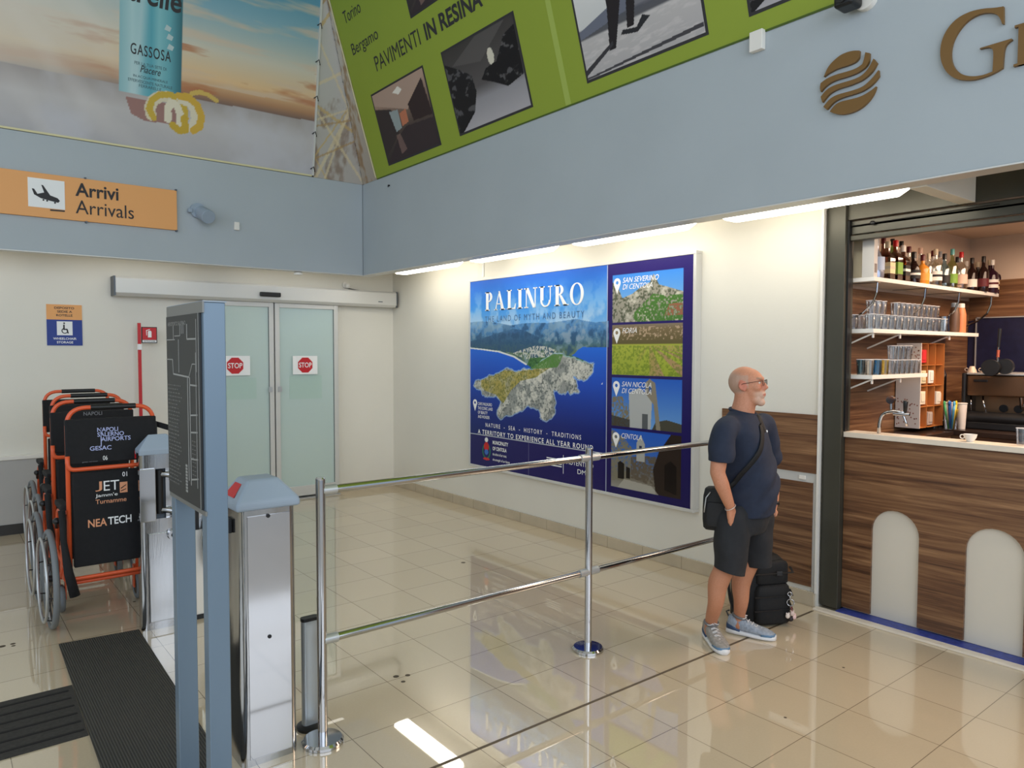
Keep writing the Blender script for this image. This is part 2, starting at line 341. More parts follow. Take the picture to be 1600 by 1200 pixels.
class Art:
    def __init__(s, u0, v0, u1, v1, nx, ny):
        s.e = (u0, v0, u1, v1); s.nx = nx; s.ny = ny; s.U, s.V = np.meshgrid(np.linspace(u0, u1, nx), np.linspace(v0, v1, ny)); s.c = np.zeros((ny, nx, 3))
    def rel(s): e = s.e; return (s.U-e[0])/(e[2]-e[0]), (s.V-e[1])/(e[3]-e[1])
    def grad(s, stops, msk=None, t=None):
        if t is None: t = s.rel()[1]
        xs = [p for p, _ in stops]; c = np.stack([np.interp(t, xs, [q[k]/255. for _, q in stops]) for k in range(3)], -1); s.put(c, msk)
    def put(s, c, msk=None):
        if msk is None: s.c[:] = c
        else: s.c += (np.asarray(c)-s.c)*np.clip(msk, 0, 1)[..., None]
    def flat(s, col, msk): s.put(np.array(col)/255., msk)
    def poly(s, pts):
        ins = np.zeros(s.U.shape, bool); n = len(pts)
        for i in range(n):
            x0, y0 = pts[i]; x1, y1 = pts[(i+1) % n]
            if y0 == y1: continue
            c = ((y0 > s.V) != (y1 > s.V)) & (s.U < (x1-x0)*(s.V-y0)/(y1-y0)+x0); ins ^= c
        return ins.astype(float)
    def disc(s, cx, cy, r, ry=None): return ((((s.U-cx)/r)**2+((s.V-cy)/(ry or r))**2) < 1).astype(float)
    def ns(s, scale, seed, ax=1., ay=1., octs=5): return fbm(s.nx, s.ny, scale, seed, octs, ax, ay)
    def mesh(s, name, fr, m, parent=None, w0=0., world=True):
        me = bpy.data.meshes.new(name); nx, ny = s.nx, s.ny
        O = np.array(fr(0, 0, w0)); eu = np.array(fr(1, 0, w0))-O; ev = np.array(fr(0, 1, w0))-O
        co = O + s.U.ravel()[:, None]*eu + s.V.ravel()[:, None]*ev
        i = np.arange((nx-1)*(ny-1)); a = (i//(nx-1))*nx + i % (nx-1); f = np.stack([a, a+1, a+nx+1, a+nx], 1)
        me.vertices.add(nx*ny); me.vertices.foreach_set('co', co.ravel()); me.loops.add(len(i)*4); me.loops.foreach_set('vertex_index', f.ravel())
        me.polygons.add(len(i)); me.polygons.foreach_set('loop_start', np.arange(0, len(i)*4, 4)); me.polygons.foreach_set('loop_total', np.full(len(i), 4)); me.update(calc_edges=True)
        ca = me.color_attributes.new('col', 'FLOAT_COLOR', 'POINT'); c = np.clip(s.c, 0, 1); c = np.where(c <= .04045, c/12.92, ((c+.055)/1.055)**2.4)
        ca.data.foreach_set('color', np.concatenate([c, np.ones((ny, nx, 1))], -1).ravel()); me.materials.append(m)
        o = bpy.data.objects.new(name, me); COL.objects.link(o)
        if parent:
            o.parent = parent
            if world: me.transform(parent_mat(parent).inverted())
        return o
# ------------------------------------------------------------ the building
struct('floor', MB().box(-6,-4.1,-.1, 4.93,8.7,0), M_floor)
struct('floor_bar', MB().box(4.93,-2.0,-.1, 7.4,2.72,-.002), mat('bar_floor', rgb(120,100,80), .4))
struct('wall_right', MB().box(4.81,2.63,0, 4.93,8.7,2.9), M_wall)
struct('wall_back', MB().box(-6,8.58,0, 4.93,8.7,2.9), M_wall)
struct('wall_left', MB().box(-6.1,-4.1,0, -6,8.7,1.0).box(-6.1,-4.1,5.9, -6,8.7,6.7).box(-6.1,7.2,1.0, -6,8.7,5.9).box(-6.1,-4.1,1.0, -6,-3.4,5.9), M_wall)
struct('wall_front', MB().box(-6,-4.2,5.9, 4.93,-4.1,6.7).box(-6,-4.2,0, -5.4,-4.1,5.9).box(4.3,-4.2,0, 4.93,-4.1,5.9), M_wall)
fm = MB()
for i in range(6): fm.box(-5.4+i*1.94-.04,-4.18,0, -5.4+i*1.94+.04,-4.12,5.9)
for z in (2.3, 4.1): fm.box(-5.4,-4.175,z-.04, 4.3,-4.125,z+.04)
struct('window_1', fm, M_bluegreyd)
fm = MB()
for i in range(6): fm.box(-6.08,-3.4+i*2.12-.04,1.0, -6.02,-3.4+i*2.12+.04,5.9)
fm.box(-6.075,-3.4,3.4, -6.025,7.2,3.48); struct('window_2', fm, M_bluegreyd)
struct('beam_right', MB().box(4.06,-4.1,2.68, 4.19,8.06,3.74), M_beam, bevel=.004)
struct('beam_back', MB().box(-6,7.945,2.68, 4.055,8.06,3.74), M_beam, bevel=.004)
struct('ceiling_right', MB().box(4.19,1.81,2.80, 4.828,2.625,2.86).box(4.19,2.625,2.80, 4.93,8.7,2.86).box(4.19,-4.1,2.98, 4.93,1.81,3.04), M_ceil)
struct('ceiling_back', MB().box(-6,8.06,2.80, 4.19,8.7,2.86), M_ceil)
struct('ceiling_hall', MB().box(-6.1,-4.2,6.6, 4.93,8.7,6.7), M_ceil)
struct('wall_upper_right', MB().box(4.14,-4.1,3.74, 4.24,8.7,6.6), M_ceil)
struct('wall_upper_back', MB().box(-6,8.04,3.74, 4.14,8.14,6.6), M_ceil)
struct('beam_cross', MB().box(4.19,1.72,2.665, 4.855,1.81,2.98), M_wall, bevel=.003)
struct('trim_1', MB().box(4.055,-4.1,2.672, 4.19,8.06,2.68).box(-6,7.94,2.672, 4.055,8.06,2.68), M_aluwhite)
struct('trim_2', MB().box(4.80,6.545,2.6, 4.81,6.575,2.8), M_aluwhite)          # seam cover above the poster
struct('baseboard_right', MB().box(4.795,2.64,0, 4.81,8.58,.1), M_base, bevel=.003)
struct('baseboard_back', MB().box(3.99,8.565,0, 4.795,8.58,.1).box(1.3,8.565,0, 2.2,8.58,.1), M_base, bevel=.003)
struct('baseboard_left', MB().box(-6,8.50,0, .86,8.51,.10), M_darkbase)
struct('wall_ledge', MB().box(-6,8.51,0, .86,8.58,.725), noisy('grey_wainscot', rgb(176,174,170), .6, 2, .02))
struct('trim_3', MB().box(-6,8.495,.725, .87,8.58,.76), M_white, bevel=.004)
struct('trim_4', MB().box(-6,2.597,.0, 4.72,2.612,.0015), mat('expansion_joint', rgb(92,78,60), .5))
struct('trim_5', MB().box(4.785,2.618,.1, 4.812,2.634,2.8), M_white)              # white edge where the wall ends at the bar
# narrow joints in the skirting
j = MB()
for k in range(13): j.box(4.7935,2.95+k*.42,0, 4.7955,2.953+k*.42,.1)
struct('trim_6', j, mat('joint_line', rgb(150,135,112), .7))

# ------------------------------------------------------------ ceiling lights behind the beams
def lamp(loc, rz, label, grp, m=None):
    t = thing('ceiling_light', label, 'ceiling light', loc, rz, group=grp)
    a = MB(); a.rings([[(-.085,-.61,.0),(.085,-.61,.0),(.085,.61,.0),(-.085,.61,.0)], [(-.095,-.63,-.03),(.095,-.63,-.03),(.095,.63,-.03),(-.095,.63,-.03)]])
    mk('housing', a, M_white, t)
    d = MB(); d.rings([[(-.085,-.62,-.03),(.085,-.62,-.03),(.085,.62,-.03),(-.085,.62,-.03)], [(-.09,-.61,-.07),(.09,-.61,-.07),(.09,.61,-.07),(-.09,.61,-.07)], [(-.065,-.55,-.115),(.065,-.55,-.115),(.065,.55,-.115),(-.065,.55,-.115)]])
    mk('diffuser', d, m or M_lamp, t, bevel=.006); return t
names = ['long lit ceiling light nearest the room corner, farthest left of the row above the poster', 'long lit ceiling light above the left part of the poster',
         'long lit ceiling light above the right end of the poster', 'longest-looking lit ceiling light, just left of the dark bar frame']
for i, y in enumerate((7.08, 5.56, 4.05, 2.53)): lamp((4.39,y,2.80), 0, names[i], 'strip lights behind the right beam')
for i, x in enumerate((3.3, 1.7, .1)):
    lamp((x,8.2,2.80), PI/2, ['lit strip light above the sliding door header, mostly hidden by the beam', 'lit strip light above the fire extinguisher sign, hidden by the beam', 'lit strip light above the wheelchair storage sign, hidden by the beam'][i], 'strip lights behind the back beam', M_lampdim).scale = (1,1,.45)

# ------------------------------------------------------------ sliding door in the back wall
t = thing('sliding_door', 'automatic double sliding door with frosted glass leaves and pale frame', 'door', (3.2,8.5,0)); t['kind'] = 'structure'; t.name = 'door_1'
def leaf(x0, x1, nm):
    z0, z1 = .03, 2.345; a = .055
    f = MB().box(x0,8.47,z0, x0+a,8.52,z1).box(x1-a,8.47,z0, x1,8.52,z1).box(x0+a,8.47,z1-a, x1-a,8.52,z1).box(x0+a,8.47,z0, x1-a,8.52,z0+.12)
    o = mk('door_leaf', f, M_aluwhite, t, world=True, bevel=.003)
    g = mk('glass_pane', MB().box(x0+a,8.49,z0+.12, x1-a,8.50,z1-a), M_glassd, o); g.data.transform(parent_mat(t).inverted())
    k = MB().box(x0+a-.004,8.485,z0+.12, x0+a+.004,8.489,z1-a).box(x1-a-.004,8.485,z0+.12, x1-a+.004,8.489,z1-a)
    g2 = mk('gasket', k, M_black, o); g2.data.transform(parent_mat(t).inverted())
leaf(2.38, 3.17, 'l'); leaf(3.185, 3.98, 'r')
mk('threshold', MB().box(2.38,8.44,0, 3.98,8.54,.012), M_alu, t, world=True)
lk = mk('door_lock', MB().box(3.10,8.455,1.30, 3.14,8.47,1.36).box(3.215,8.455,1.30, 3.255,8.47,1.36), M_alu, t, world=True)
t = thing('door_operator', 'long pale header box of the automatic door spanning to the room corner', 'door header', (3.2,8.49,2.4))
mk('housing', MB().rings([[(x,8.40,2.375),(x,8.40,2.525),(x,8.42,2.545),(x,8.575,2.545),(x,8.575,2.345),(x,8.43,2.345)] for x in (1.51,4.765)]), M_aluwhite, t, world=True, bevel=.004)
mk('end_cap', MB().box(1.495,8.40,2.345, 1.51,8.575,2.545), M_bluegreyd, t, world=True)
mk('end_cap', MB().box(4.765,8.40,2.345, 4.78,8.575,2.545), M_bluegreyd, t, world=True)
mk('motion_sensor', MB().box(2.98,8.355,2.405, 3.22,8.40,2.455), M_black, t, world=True, bevel=.01)
mk('badge', MB().box(4.50,8.396,2.405, 4.56,8.40,2.415), M_bluegreyd, t, world=True)
def stop(pa, pb, label):
    (x0, z0), (x1, z1) = pa, pb; t = thing('stop_sign', label, 'sign', (x0,8.468,z0)); y = 8.466
    mk('backing', MB().box(x0,y-.0,z0, x1,y+.004,z1), M_inkw, t, world=True)
    cx = x0+(x1-x0)*.5; cz = (z0+z1)/2; r = (z1-z0)*.44
    f = frame((0,y,0), (1,0,0), (0,0,1), (0,-1,0))
    mk('octagon', MB().prism([(cx+r*math.cos(math.radians(22.5+45*k)), cz+r*math.sin(math.radians(22.5+45*k))) for k in range(8)], f, .0005, .003), M_red, t, world=True)
    mk('lettering', text_mb('STOP', f, cx-r*.82, cz-r*.3, r*1.64, r*.62, .003, .001, .015), M_inkw, t, world=True)
stop((2.548,1.501), (2.887,1.724), 'white card with red octagonal STOP sign on the left door leaf, beside the board')
stop((3.393,1.501), (3.702,1.722), 'white card with red octagonal STOP sign on the right door leaf')
for a, b, l in (((2.614,1.225), (2.964,1.471), 'pale green notice behind the glass under the left STOP sign'), ((3.358,1.203), (3.766,1.486), 'pale green notice behind the glass under the right STOP sign')):
    o = mk('notice_sheet', MB().box(a[0],8.4885,a[1], b[0],8.4897,b[1]), mat('faint_green_paper', rgb(176,200,190), .3), None); tag(o, l, 'notice')

# ------------------------------------------------------------ wall signs at the back
t = thing('wheelchair_storage_sign', 'orange and blue wall sign reading DEPOSITO SEDIE A ROTELLE / WHEELCHAIR STORAGE', 'sign', (1.08,8.57,2.0))
x0, z1 = (0.923,2.24); x1, z0 = (1.23,1.831); zm = z0+(z1-z0)*.63
mk('orange_field', MB().prism([(x0,zm),(x1,zm),(x1,z1),(x0,z1)], BW, 0, .006), M_orangesign, t, world=True)
mk('blue_field', MB().prism([(x0,z0),(x1,z0),(x1,zm),(x0,zm)], BW, 0, .006), M_blueink, t, world=True)
W = x1-x0; H = z1-z0
l = merge(text_mb('DEPOSITO', BW, x0+W*.22, z0+H*.89, W*.56, H*.055, .006, .001, .02), text_mb('SEDIE A', BW, x0+W*.3, z0+H*.80, W*.42, H*.055, .006, .001, .02), text_mb('ROTELLE', BW, x0+W*.27, z0+H*.71, W*.46, H*.055, .006, .001, .02))
mk('italian_lettering', l, M_ink, t, world=True)
l = merge(text_mb('WHEELCHAIR', BW, x0+W*.17, z0+H*.14, W*.66, H*.055, .006, .001, .02), text_mb('STORAGE', BW, x0+W*.27, z0+H*.05, W*.46, H*.055, .006, .001, .02))
mk('english_lettering', l, M_inkw, t, world=True)
sq = mk('pictogram_field', MB().prism([(x0+W*.28,z0+H*.25),(x0+W*.72,z0+H*.25),(x0+W*.72,z0+H*.59),(x0+W*.28,z0+H*.59)], BW, .006, .007), M_inkw, t, world=True)
pc = MB(); cx = x0+W*.5; cz = z0+H*.36; r = H*.07
o_ = arc(cx, cz, r, 110, 380, 18); i_ = arc(cx, cz, r*.72, 110, 380, 18)
for k in range(18): pc.prism([o_[k], o_[k+1], i_[k+1], i_[k]], BW, .007, .0085)
pc.prism(arc(cx-r*.15, z0+H*.545, r*.28, 0, 360, 12)[:-1], BW, .007, .0085)
pc.prism([(cx-r*.45,z0+H*.51),(cx,z0+H*.51),(cx,z0+H*.41),(cx+r*.8,z0+H*.41),(cx+r*1.2,z0+H*.30),(cx+r*.9,z0+H*.29),(cx+r*.5,z0+H*.38),(cx-r*.45,z0+H*.38)], BW, .007, .0085)
mk('wheelchair_pictogram', pc, M_ink, t, world=True)

t = thing('fire_extinguisher_stand', 'tall thin red post with a red extinguisher flag sign behind the wheelchairs', 'fire extinguisher stand', (1.735,8.45,0))
f_ = frame((0,8.44,0), (1,0,0), (0,0,1), (0,-1,0))
mk('pole', MB().box(1.715,8.43,0.02, 1.745,8.46,2.07), M_red, t, world=True, bevel=.003)
mk('base_plate', MB().lathe([(.16,0),(.16,.02)], (1.73,8.39,0)), M_red, t, world=True)
p = mk('flag_plate', MB().box(1.75,8.436,1.86, 1.90,8.444,2.03), M_ink, t, world=True)
mk('flag_field', MB().box(1.758,8.432,1.895, 1.892,8.436,2.022), M_red, t, world=True)
mk('flag_border', MB().box(1.758,8.432,1.868, 1.892,8.436,1.892), M_inkw, t, world=True)
ex = MB().prism([(1.81,1.92),(1.845,1.92),(1.845,1.98),(1.838,1.99),(1.817,1.99),(1.81,1.98)], f_, .008, .010).prism([(1.795,1.94),(1.8,1.94),(1.8,1.99),(1.83,2.0),(1.83,2.008),(1.793,1.995)], f_, .008, .010)
mk('extinguisher_pictogram', ex, M_inkw, t, world=True)
mk('flag_lettering', text_mb('ESTINTORE', f_, 1.77, 1.873, .11, .013, .008, .001, .01), M_ink, t, world=True)
mk('collar', MB().box(1.712,8.426,1.79, 1.748,8.464,1.85), M_inkw, t, world=True)

t = thing('arrivals_sign', 'long orange panel sign with landing aeroplane reading Arrivi / Arrivals', 'sign', (1.2,7.94,3.2))
mk('panel', MB().box(-.9,7.915,2.99, 1.99,7.945,3.385), M_orangesign, t, world=True, bevel=.002)
sf = frame((0,7.915,0), (1,0,0), (0,0,1), (0,-1,0))
mk('pictogram_field', MB().prism([(.735,3.075),(1.02,3.075),(1.02,3.335),(.735,3.335)], sf, 0, .003), M_inkw, t, world=True)
pl = MB().prism([(0.765,3.238),(0.782,3.237),(0.807,3.194),(0.859,3.213),(0.838,3.279),(0.852,3.277),(0.905,3.193),(0.963,3.174),(0.98,3.152),(0.967,3.134),(0.909,3.143),(0.832,3.159),(0.781,3.187)], sf, .003, .005)
for q in [(0.852,3.145),(0.88,3.141),(0.941,3.13)]: pl.prism(arc(q[0], q[1], .008, 0, 360, 8)[:-1], sf, .003, .005)
pl.prism([(0.902,3.067),(1.017,3.07),(1.017,3.058),(0.902,3.054)], sf, .003, .005)
mk('aeroplane_pictogram', pl, M_ink, t, world=True)
mk('italian_lettering', text_mb('Arrivi', sf, 1.105, 3.215, .36, .125, 0, .003, .02), M_ink, t, world=True)
mk('english_lettering', text_mb('Arrivals', sf, 1.105, 3.055, .49, .125, 0, .003), M_ink, t, world=True)
for x in (1.985, 1.19):
    for z in (3.39, 2.985): mk('clip', MB().box(x-.008,7.91,z-.008, x+.008,7.945,z+.008), M_bluegreyd, t, world=True)
t = thing('spotlight', 'grey cylindrical spotlight beside the orange arrivals sign', 'spotlight', (2.2,7.94,3.2))
mk('mount', MB().cyl((2.19,7.945,3.21), (2.19,7.90,3.21), .075, n=28), M_lid, t, world=True, auto=True)
mk('lamp_head', MB().cyl((2.22,7.93,3.20), (2.25,7.76,3.13), .068, .07, n=28), M_lid, t, world=True, auto=True, bevel=.004)
mk('knuckle', MB().box(2.09,7.88,3.18, 2.13,7.93,3.22), M_lid, t, world=True, bevel=.006)
o = mk('wall_box', MB().box(2.555,7.915,3.055, 2.61,7.945,3.14), M_white, bevel=.006); tag(o, 'small white detector box right of the spotlight on the back beam', 'detector')
o = mk('smoke_detector', MB().lathe([(.05,.0),(.05,.02),(.03,.035)], (3.28,8.0,2.637)), M_white, auto=True); tag(o, 'tiny white detector under the back beam above the door', 'detector')
t = thing('wall_camera', 'tiny white camera on the wall just above the door header', 'camera', (4.1,8.55,2.6))
mk('mount', MB().cyl((4.12,8.58,2.61), (4.12,8.55,2.61), .035), M_white, t, world=True, auto=True)
mk('camera_head', MB().ell((4.14,8.53,2.6), (.035,.035,.035)), M_white, t, world=True, smooth=True)
mk('cable', MB().tube([(4.16,8.57,2.57),(4.25,8.57,2.56),(4.36,8.57,2.55)], .006, 6), M_black, t, world=True)

# ------------------------------------------------------------ things on the right beam
def BRp(name, polys, m, parent, w0=0., w1=.02):
    mb = MB()
    for i, p in enumerate(polys): mb.prism(smooth_poly(smooth_poly(p)), BR, w0, w1+.0004*i)
    return mk(name, mb, m, parent, world=True)
t = thing('wave_emblem', 'round bronze emblem of wavy stripes mounted on the pale beam', 'emblem', (4.05,2.08,3.27))
for pts in ([(-2.23,3.35),(-2.213,3.386),(-2.193,3.41),(-2.164,3.429),(-2.135,3.442),(-2.106,3.446),(-2.078,3.446),(-2.05,3.441),(-2.027,3.433),(-2.028,3.409),(-2.03,3.393),(-2.041,3.383),(-2.054,3.376),(-2.088,3.372),(-2.122,3.372),(-2.151,3.372),(-2.18,3.367),(-2.209,3.36)],
            [(-2.252,3.292),(-2.25,3.308),(-2.248,3.319),(-2.224,3.331),(-2.191,3.339),(-2.156,3.342),(-2.121,3.341),(-2.087,3.34),(-2.053,3.341),(-2.029,3.346),(-2.009,3.355),(-2,3.379),(-1.994,3.414),(-1.972,3.403),(-1.972,3.379),(-1.974,3.36),(-1.984,3.342),(-1.997,3.33),(-2.025,3.319),(-2.052,3.313),(-2.086,3.311),(-2.121,3.311),(-2.155,3.311),(-2.19,3.306),(-2.223,3.292),(-2.247,3.271)],
            [(-2.246,3.242),(-2.227,3.261),(-2.201,3.278),(-2.166,3.285),(-2.131,3.286),(-2.091,3.286),(-2.052,3.286),(-2.013,3.293),(-1.986,3.31),(-1.965,3.336),(-1.949,3.366),(-1.93,3.338),(-1.939,3.32),(-1.953,3.301),(-1.977,3.283),(-2.007,3.268),(-2.04,3.263),(-2.074,3.259),(-2.108,3.259),(-2.142,3.258),(-2.171,3.253),(-2.201,3.242),(-2.236,3.208)],
            [(-2.229,3.181),(-2.209,3.201),(-2.188,3.218),(-2.156,3.227),(-2.119,3.228),(-2.079,3.227),(-2.039,3.228),(-2.003,3.233),(-1.974,3.248),(-1.947,3.269),(-1.921,3.297),(-1.918,3.264),(-1.933,3.246),(-1.952,3.231),(-1.975,3.218),(-2.006,3.208),(-2.039,3.205),(-2.072,3.204),(-2.107,3.204),(-2.141,3.2),(-2.167,3.192),(-2.187,3.179),(-2.208,3.16)],
            [(-2.19,3.144),(-2.173,3.164),(-2.152,3.179),(-2.123,3.184),(-2.095,3.183),(-2.061,3.182),(-2.027,3.181),(-1.996,3.186),(-1.972,3.194),(-1.951,3.202),(-1.932,3.214),(-1.938,3.192),(-1.95,3.17),(-1.969,3.147),(-1.993,3.129),(-2.019,3.116),(-2.048,3.108),(-2.082,3.106),(-2.116,3.109),(-2.153,3.122)]):
    BRp('wave_stripe', [pts], M_gold, t)
t = thing('beam_lettering', 'large bronze serif capital G of the name on the pale beam', 'lettering', (4.05,1.5,3.3))
BRp('letter_g', [[(-1.337,3.423),(-1.334,3.341),(-1.341,3.343),(-1.348,3.369),(-1.365,3.398),(-1.4,3.417),(-1.443,3.425),(-1.496,3.41),(-1.539,3.366),(-1.561,3.314),(-1.564,3.256),(-1.549,3.203),(-1.516,3.159),(-1.47,3.133),(-1.418,3.124),(-1.375,3.13),(-1.373,3.217),(-1.378,3.239),(-1.395,3.252),(-1.434,3.255),(-1.43,3.259),(-1.299,3.261),(-1.297,3.254),(-1.318,3.245),(-1.33,3.222),(-1.333,3.134),(-1.375,3.118),(-1.422,3.112),(-1.47,3.114),(-1.533,3.137),(-1.58,3.182),(-1.61,3.251),(-1.614,3.321),(-1.595,3.385),(-1.55,3.434),(-1.488,3.451),(-1.426,3.445),(-1.375,3.43),(-1.349,3.425)]], M_gold, t)
g, wd = serif_glyph('R'); x0, z0 = (-1.272,3.127)
BRp('letter_r', [[(x0+a*.2-.02, z0+b*.19) for a, b in p] for p in g], M_gold, t)
t = thing('beam_camera', 'black dome surveillance camera on the beam at the top edge', 'camera', (4.05,2.05,3.7))
mk('mount', MB().cyl((4.06,2.0,3.70), (4.02,2.0,3.70), .06, n=24), M_white, t, world=True, auto=True)
mk('camera_head', MB().box(3.90,2.0,3.645, 4.02,2.11,3.74), M_black, t, world=True, bevel=.02, seg=4)
mk('lens', MB().cyl((3.90,2.06,3.69), (3.888,2.06,3.69), .03), mat('lens_glass', (.02,.02,.02), .05), t, world=True)
o = mk('junction_box', MB().box(4.02,2.62,3.63, 4.06,2.71,3.75), M_white, bevel=.004); tag(o, 'small white junction box under the green banner edge', 'junction box')
o = mk('wall_hook', MB().cyl((4.06,7.30,3.62), (4.04,7.30,3.62), .008).cyl((4.04,7.30,3.62), (4.04,7.30,3.60), .006), M_black); tag(o, 'tiny dark hook on the pale beam near its inner corner', 'hook')

# ------------------------------------------------------------ Palinuro poster
t = thing('poster_board', 'large framed blue PALINURO poster of a cape and four small pictures on the right wall', 'poster', (4.78,5.2,1.5))
pu0, pv0 = -6.70, .50; pu1, pv1 = -3.58, 2.555
e0, f1 = (-6.711,2.549); e1, f0 = (-3.664,0.526)
_, vb = (-6.737,0.519); _, vt = (-3.678,2.551)
pu0, pu1, pv0, pv1 = e0, e1, (vb+f0)/2, (f1+vt)/2
fr_ = .028; fb = MB()
for a, b, c, d in ((pu0-fr_,pv0-fr_,pu1+fr_,pv0),(pu0-fr_,pv1,pu1+fr_,pv1+fr_),(pu0-fr_,pv0,pu0,pv1),(pu1,pv0,pu1+fr_,pv1)): fb.prism([(a,b),(c,b),(c,d),(a,d)], PO, -.07, .006)
mk('frame', fb, M_aluwhite, t, world=True, bevel=.003)
mk('backing', MB().prism([(pu0,pv0),(pu1,pv0),(pu1,pv1),(pu0,pv1)], PO, -.068, -.002), M_alu, t, world=True)
A = Art(pu0, pv0, pu1, pv1, 720, 480)
A.grad([(0,(30,24,84)),(.5,(34,26,92)),(1,(44,34,104))])
ud = (-4.602,1.491)[0]; main = (A.U < ud).astype(float); sea_v = ((-6.711,1.916)[1]+(-4.669,1.835)[1])/2
tv = A.V; 
n1 = A.ns(5, 1, 1.6, 1); n2 = A.ns(26, 2, 1.5, 1); n3 = A.ns(130, 3, 1.5, 1, 2); n4 = A.ns(9, 4, 2.2, 1.2)
sk = (tv-sea_v)/(pv1-sea_v)
A.grad([(0,(126,176,224)),(.25,(120,178,232)),(.55,(62,144,226)),(1,(44,98,196))], main*(tv > sea_v), sk)
A.put(np.array((206,226,240))/255., main*(tv > sea_v)*np.clip((n4-.46)*5, 0, .8)*np.clip(1.15-sk*1.25, 0, 1))
A.grad([(0,(20,24,72)),(.4,(22,40,120)),(.72,(28,78,190)),(1,(36,110,222))], main*(tv <= sea_v), (tv-pv0)/(sea_v-pv0))
hl = [(-6.758,2.103),(-6.529,2.109),(-6.353,2.099),(-6.15,2.075),(-5.987,2.05),(-5.798,2.065),(-5.616,2.067),(-5.413,2.058),(-5.204,2.071),(-5.005,2.085),(-4.877,2.063),(-4.753,2.045),(-4.585,2.052),(-4.582,1.821),(-4.75,1.819),(-4.913,1.823),(-4.977,1.796),(-5.015,1.765),(-5.068,1.737),(-5.27,1.653),(-5.719,1.641),(-5.765,1.674),(-5.922,1.732),(-6.183,1.781),(-6.476,1.802),(-6.758,1.823)]
mt = A.poly(hl); A.grad([(0,(96,120,96)),(.2,(76,112,130)),(.5,(74,126,178)),(1,(104,158,214))], mt, np.clip((tv-(sea_v-.1))/(.42), 0, 1))
A.put(np.array((134,160,176))/255., mt*np.clip((n2-.53)*6, 0, .6)); A.put(np.array((44,80,116))/255., mt*np.clip((.47-n2)*6, 0, .7)); A.put(np.array((150,186,216))/255., mt*np.clip((n4-.55)*5, 0, .6)*np.clip((tv-sea_v)*4, 0, 1))
m2 = A.poly([(-6.739,1.888),(-6.353,1.946),(-6.15,1.984),(-5.955,2.015),(-5.767,1.996),(-5.615,1.945),(-5.527,1.915),(-5.556,1.877),(-5.483,1.829),(-5.705,1.782),(-5.922,1.762),(-6.183,1.791),(-6.476,1.812),(-6.739,1.834)]); A.put(np.array((40,74,110))/255., m2*np.clip(.55+(n2-.5)*2, 0, .85))
m2 = A.poly([(-5.44,1.885),(-5.327,1.968),(-5.217,1.947),(-5.057,2.017),(-4.927,2.022),(-4.876,1.959),(-4.901,1.898),(-5.029,1.872),(-5.189,1.865)]); A.put(np.array((138,160,180))/255., m2*np.clip(.4+(n2-.5)*4, 0, .7))
m2 = A.poly([(-5.954,1.762),(-5.797,1.801),(-5.585,1.839),(-5.411,1.829),(-5.271,1.791),(-5.326,1.726),(-5.497,1.697),(-5.704,1.694)]); A.put(np.array((206,206,196))/255., m2*np.clip((n3-.42)*6, 0, .9))
g_ = A.poly([(-5.719,1.646),(-5.674,1.714),(-5.41,1.726),(-5.215,1.755),(-5.028,1.737),(-4.874,1.694),(-4.798,1.66),(-4.873,1.615),(-5.269,1.597),(-5.614,1.599)]); A.put(np.array((70,118,60))/255., g_*.92); A.put(np.array((40,80,48))/255., g_*np.clip((n3-.5)*5, 0, .8))
def outline_poly(pts, it=3, amp=.012, seed=5):
    r = np.random.default_rng(seed); P_ = [np.array(p) for p in pts]
    for k in range(it):
        q = []
        for i in range(len(P_)):
            a = P_[i]; b = P_[(i+1) % len(P_)]; q += [a, (a+b)/2 + r.normal(0, amp, 2)*min(1, np.linalg.norm(b-a)/.08)]
        P_ = q; amp *= .6
    return [tuple(p) for p in P_]
cape = outline_poly([(-6.65,1.396),(-6.609,1.455),(-6.509,1.464),(-6.333,1.521),(-6.108,1.581),(-5.964,1.589),(-5.823,1.579),(-5.687,1.598),(-5.587,1.637),(-5.49,1.691),(-5.332,1.745),(-5.209,1.756),(-5.06,1.716),(-4.973,1.697),(-4.831,1.669),(-4.763,1.675),(-4.776,1.651),(-4.782,1.592),(-4.844,1.532),(-4.929,1.524),(-5.044,1.551),(-4.985,1.458),(-4.953,1.404),(-5.043,1.387),(-5.117,1.412),(-5.146,1.375),(-5.268,1.405),(-5.314,1.414),(-5.298,1.321),(-5.301,1.228),(-5.343,1.131),(-5.422,1.094),(-5.511,1.119),(-5.536,1.203),(-5.585,1.21),(-5.702,1.235),(-5.753,1.2),(-5.856,1.16),(-6.052,1.114),(-6.163,1.061),(-6.209,1.091),(-6.209,1.16),(-6.154,1.254),(-6.238,1.307),(-6.391,1.288),(-6.489,1.306),(-6.519,1.364)])
cm = A.poly(cape)
edge = cm.copy()
for dx, dy in ((3,0),(-3,0),(0,3),(0,-3)): edge = np.maximum(edge, np.roll(np.roll(cm, dx, 1), dy, 0))
A.put(np.array((176,206,224))/255., (edge-cm)*.7)
A.put(np.array((190,190,180))/255., cm); A.put(np.array((92,98,96))/255., cm*np.clip((n3-.5)*7, 0, .85)); A.put(np.array((216,214,202))/255., cm*np.clip((n2-.52)*5, 0, .7))
n5 = A.ns(16, 8, 2.4, 1.2); A.put(np.array((116,122,120))/255., cm*np.clip((n5-.5)*6, 0, .6)); A.put(np.array((222,220,208))/255., cm*np.clip((.46-n5)*6, 0, .6))
gt = A.poly([(-6.509,1.464),(-6.108,1.581),(-5.823,1.579),(-5.687,1.598),(-5.49,1.612),(-5.362,1.625),(-5.587,1.52),(-5.823,1.48),(-5.981,1.375),(-6.107,1.234),(-6.154,1.254),(-6.238,1.318),(-6.45,1.355),(-6.519,1.399)])
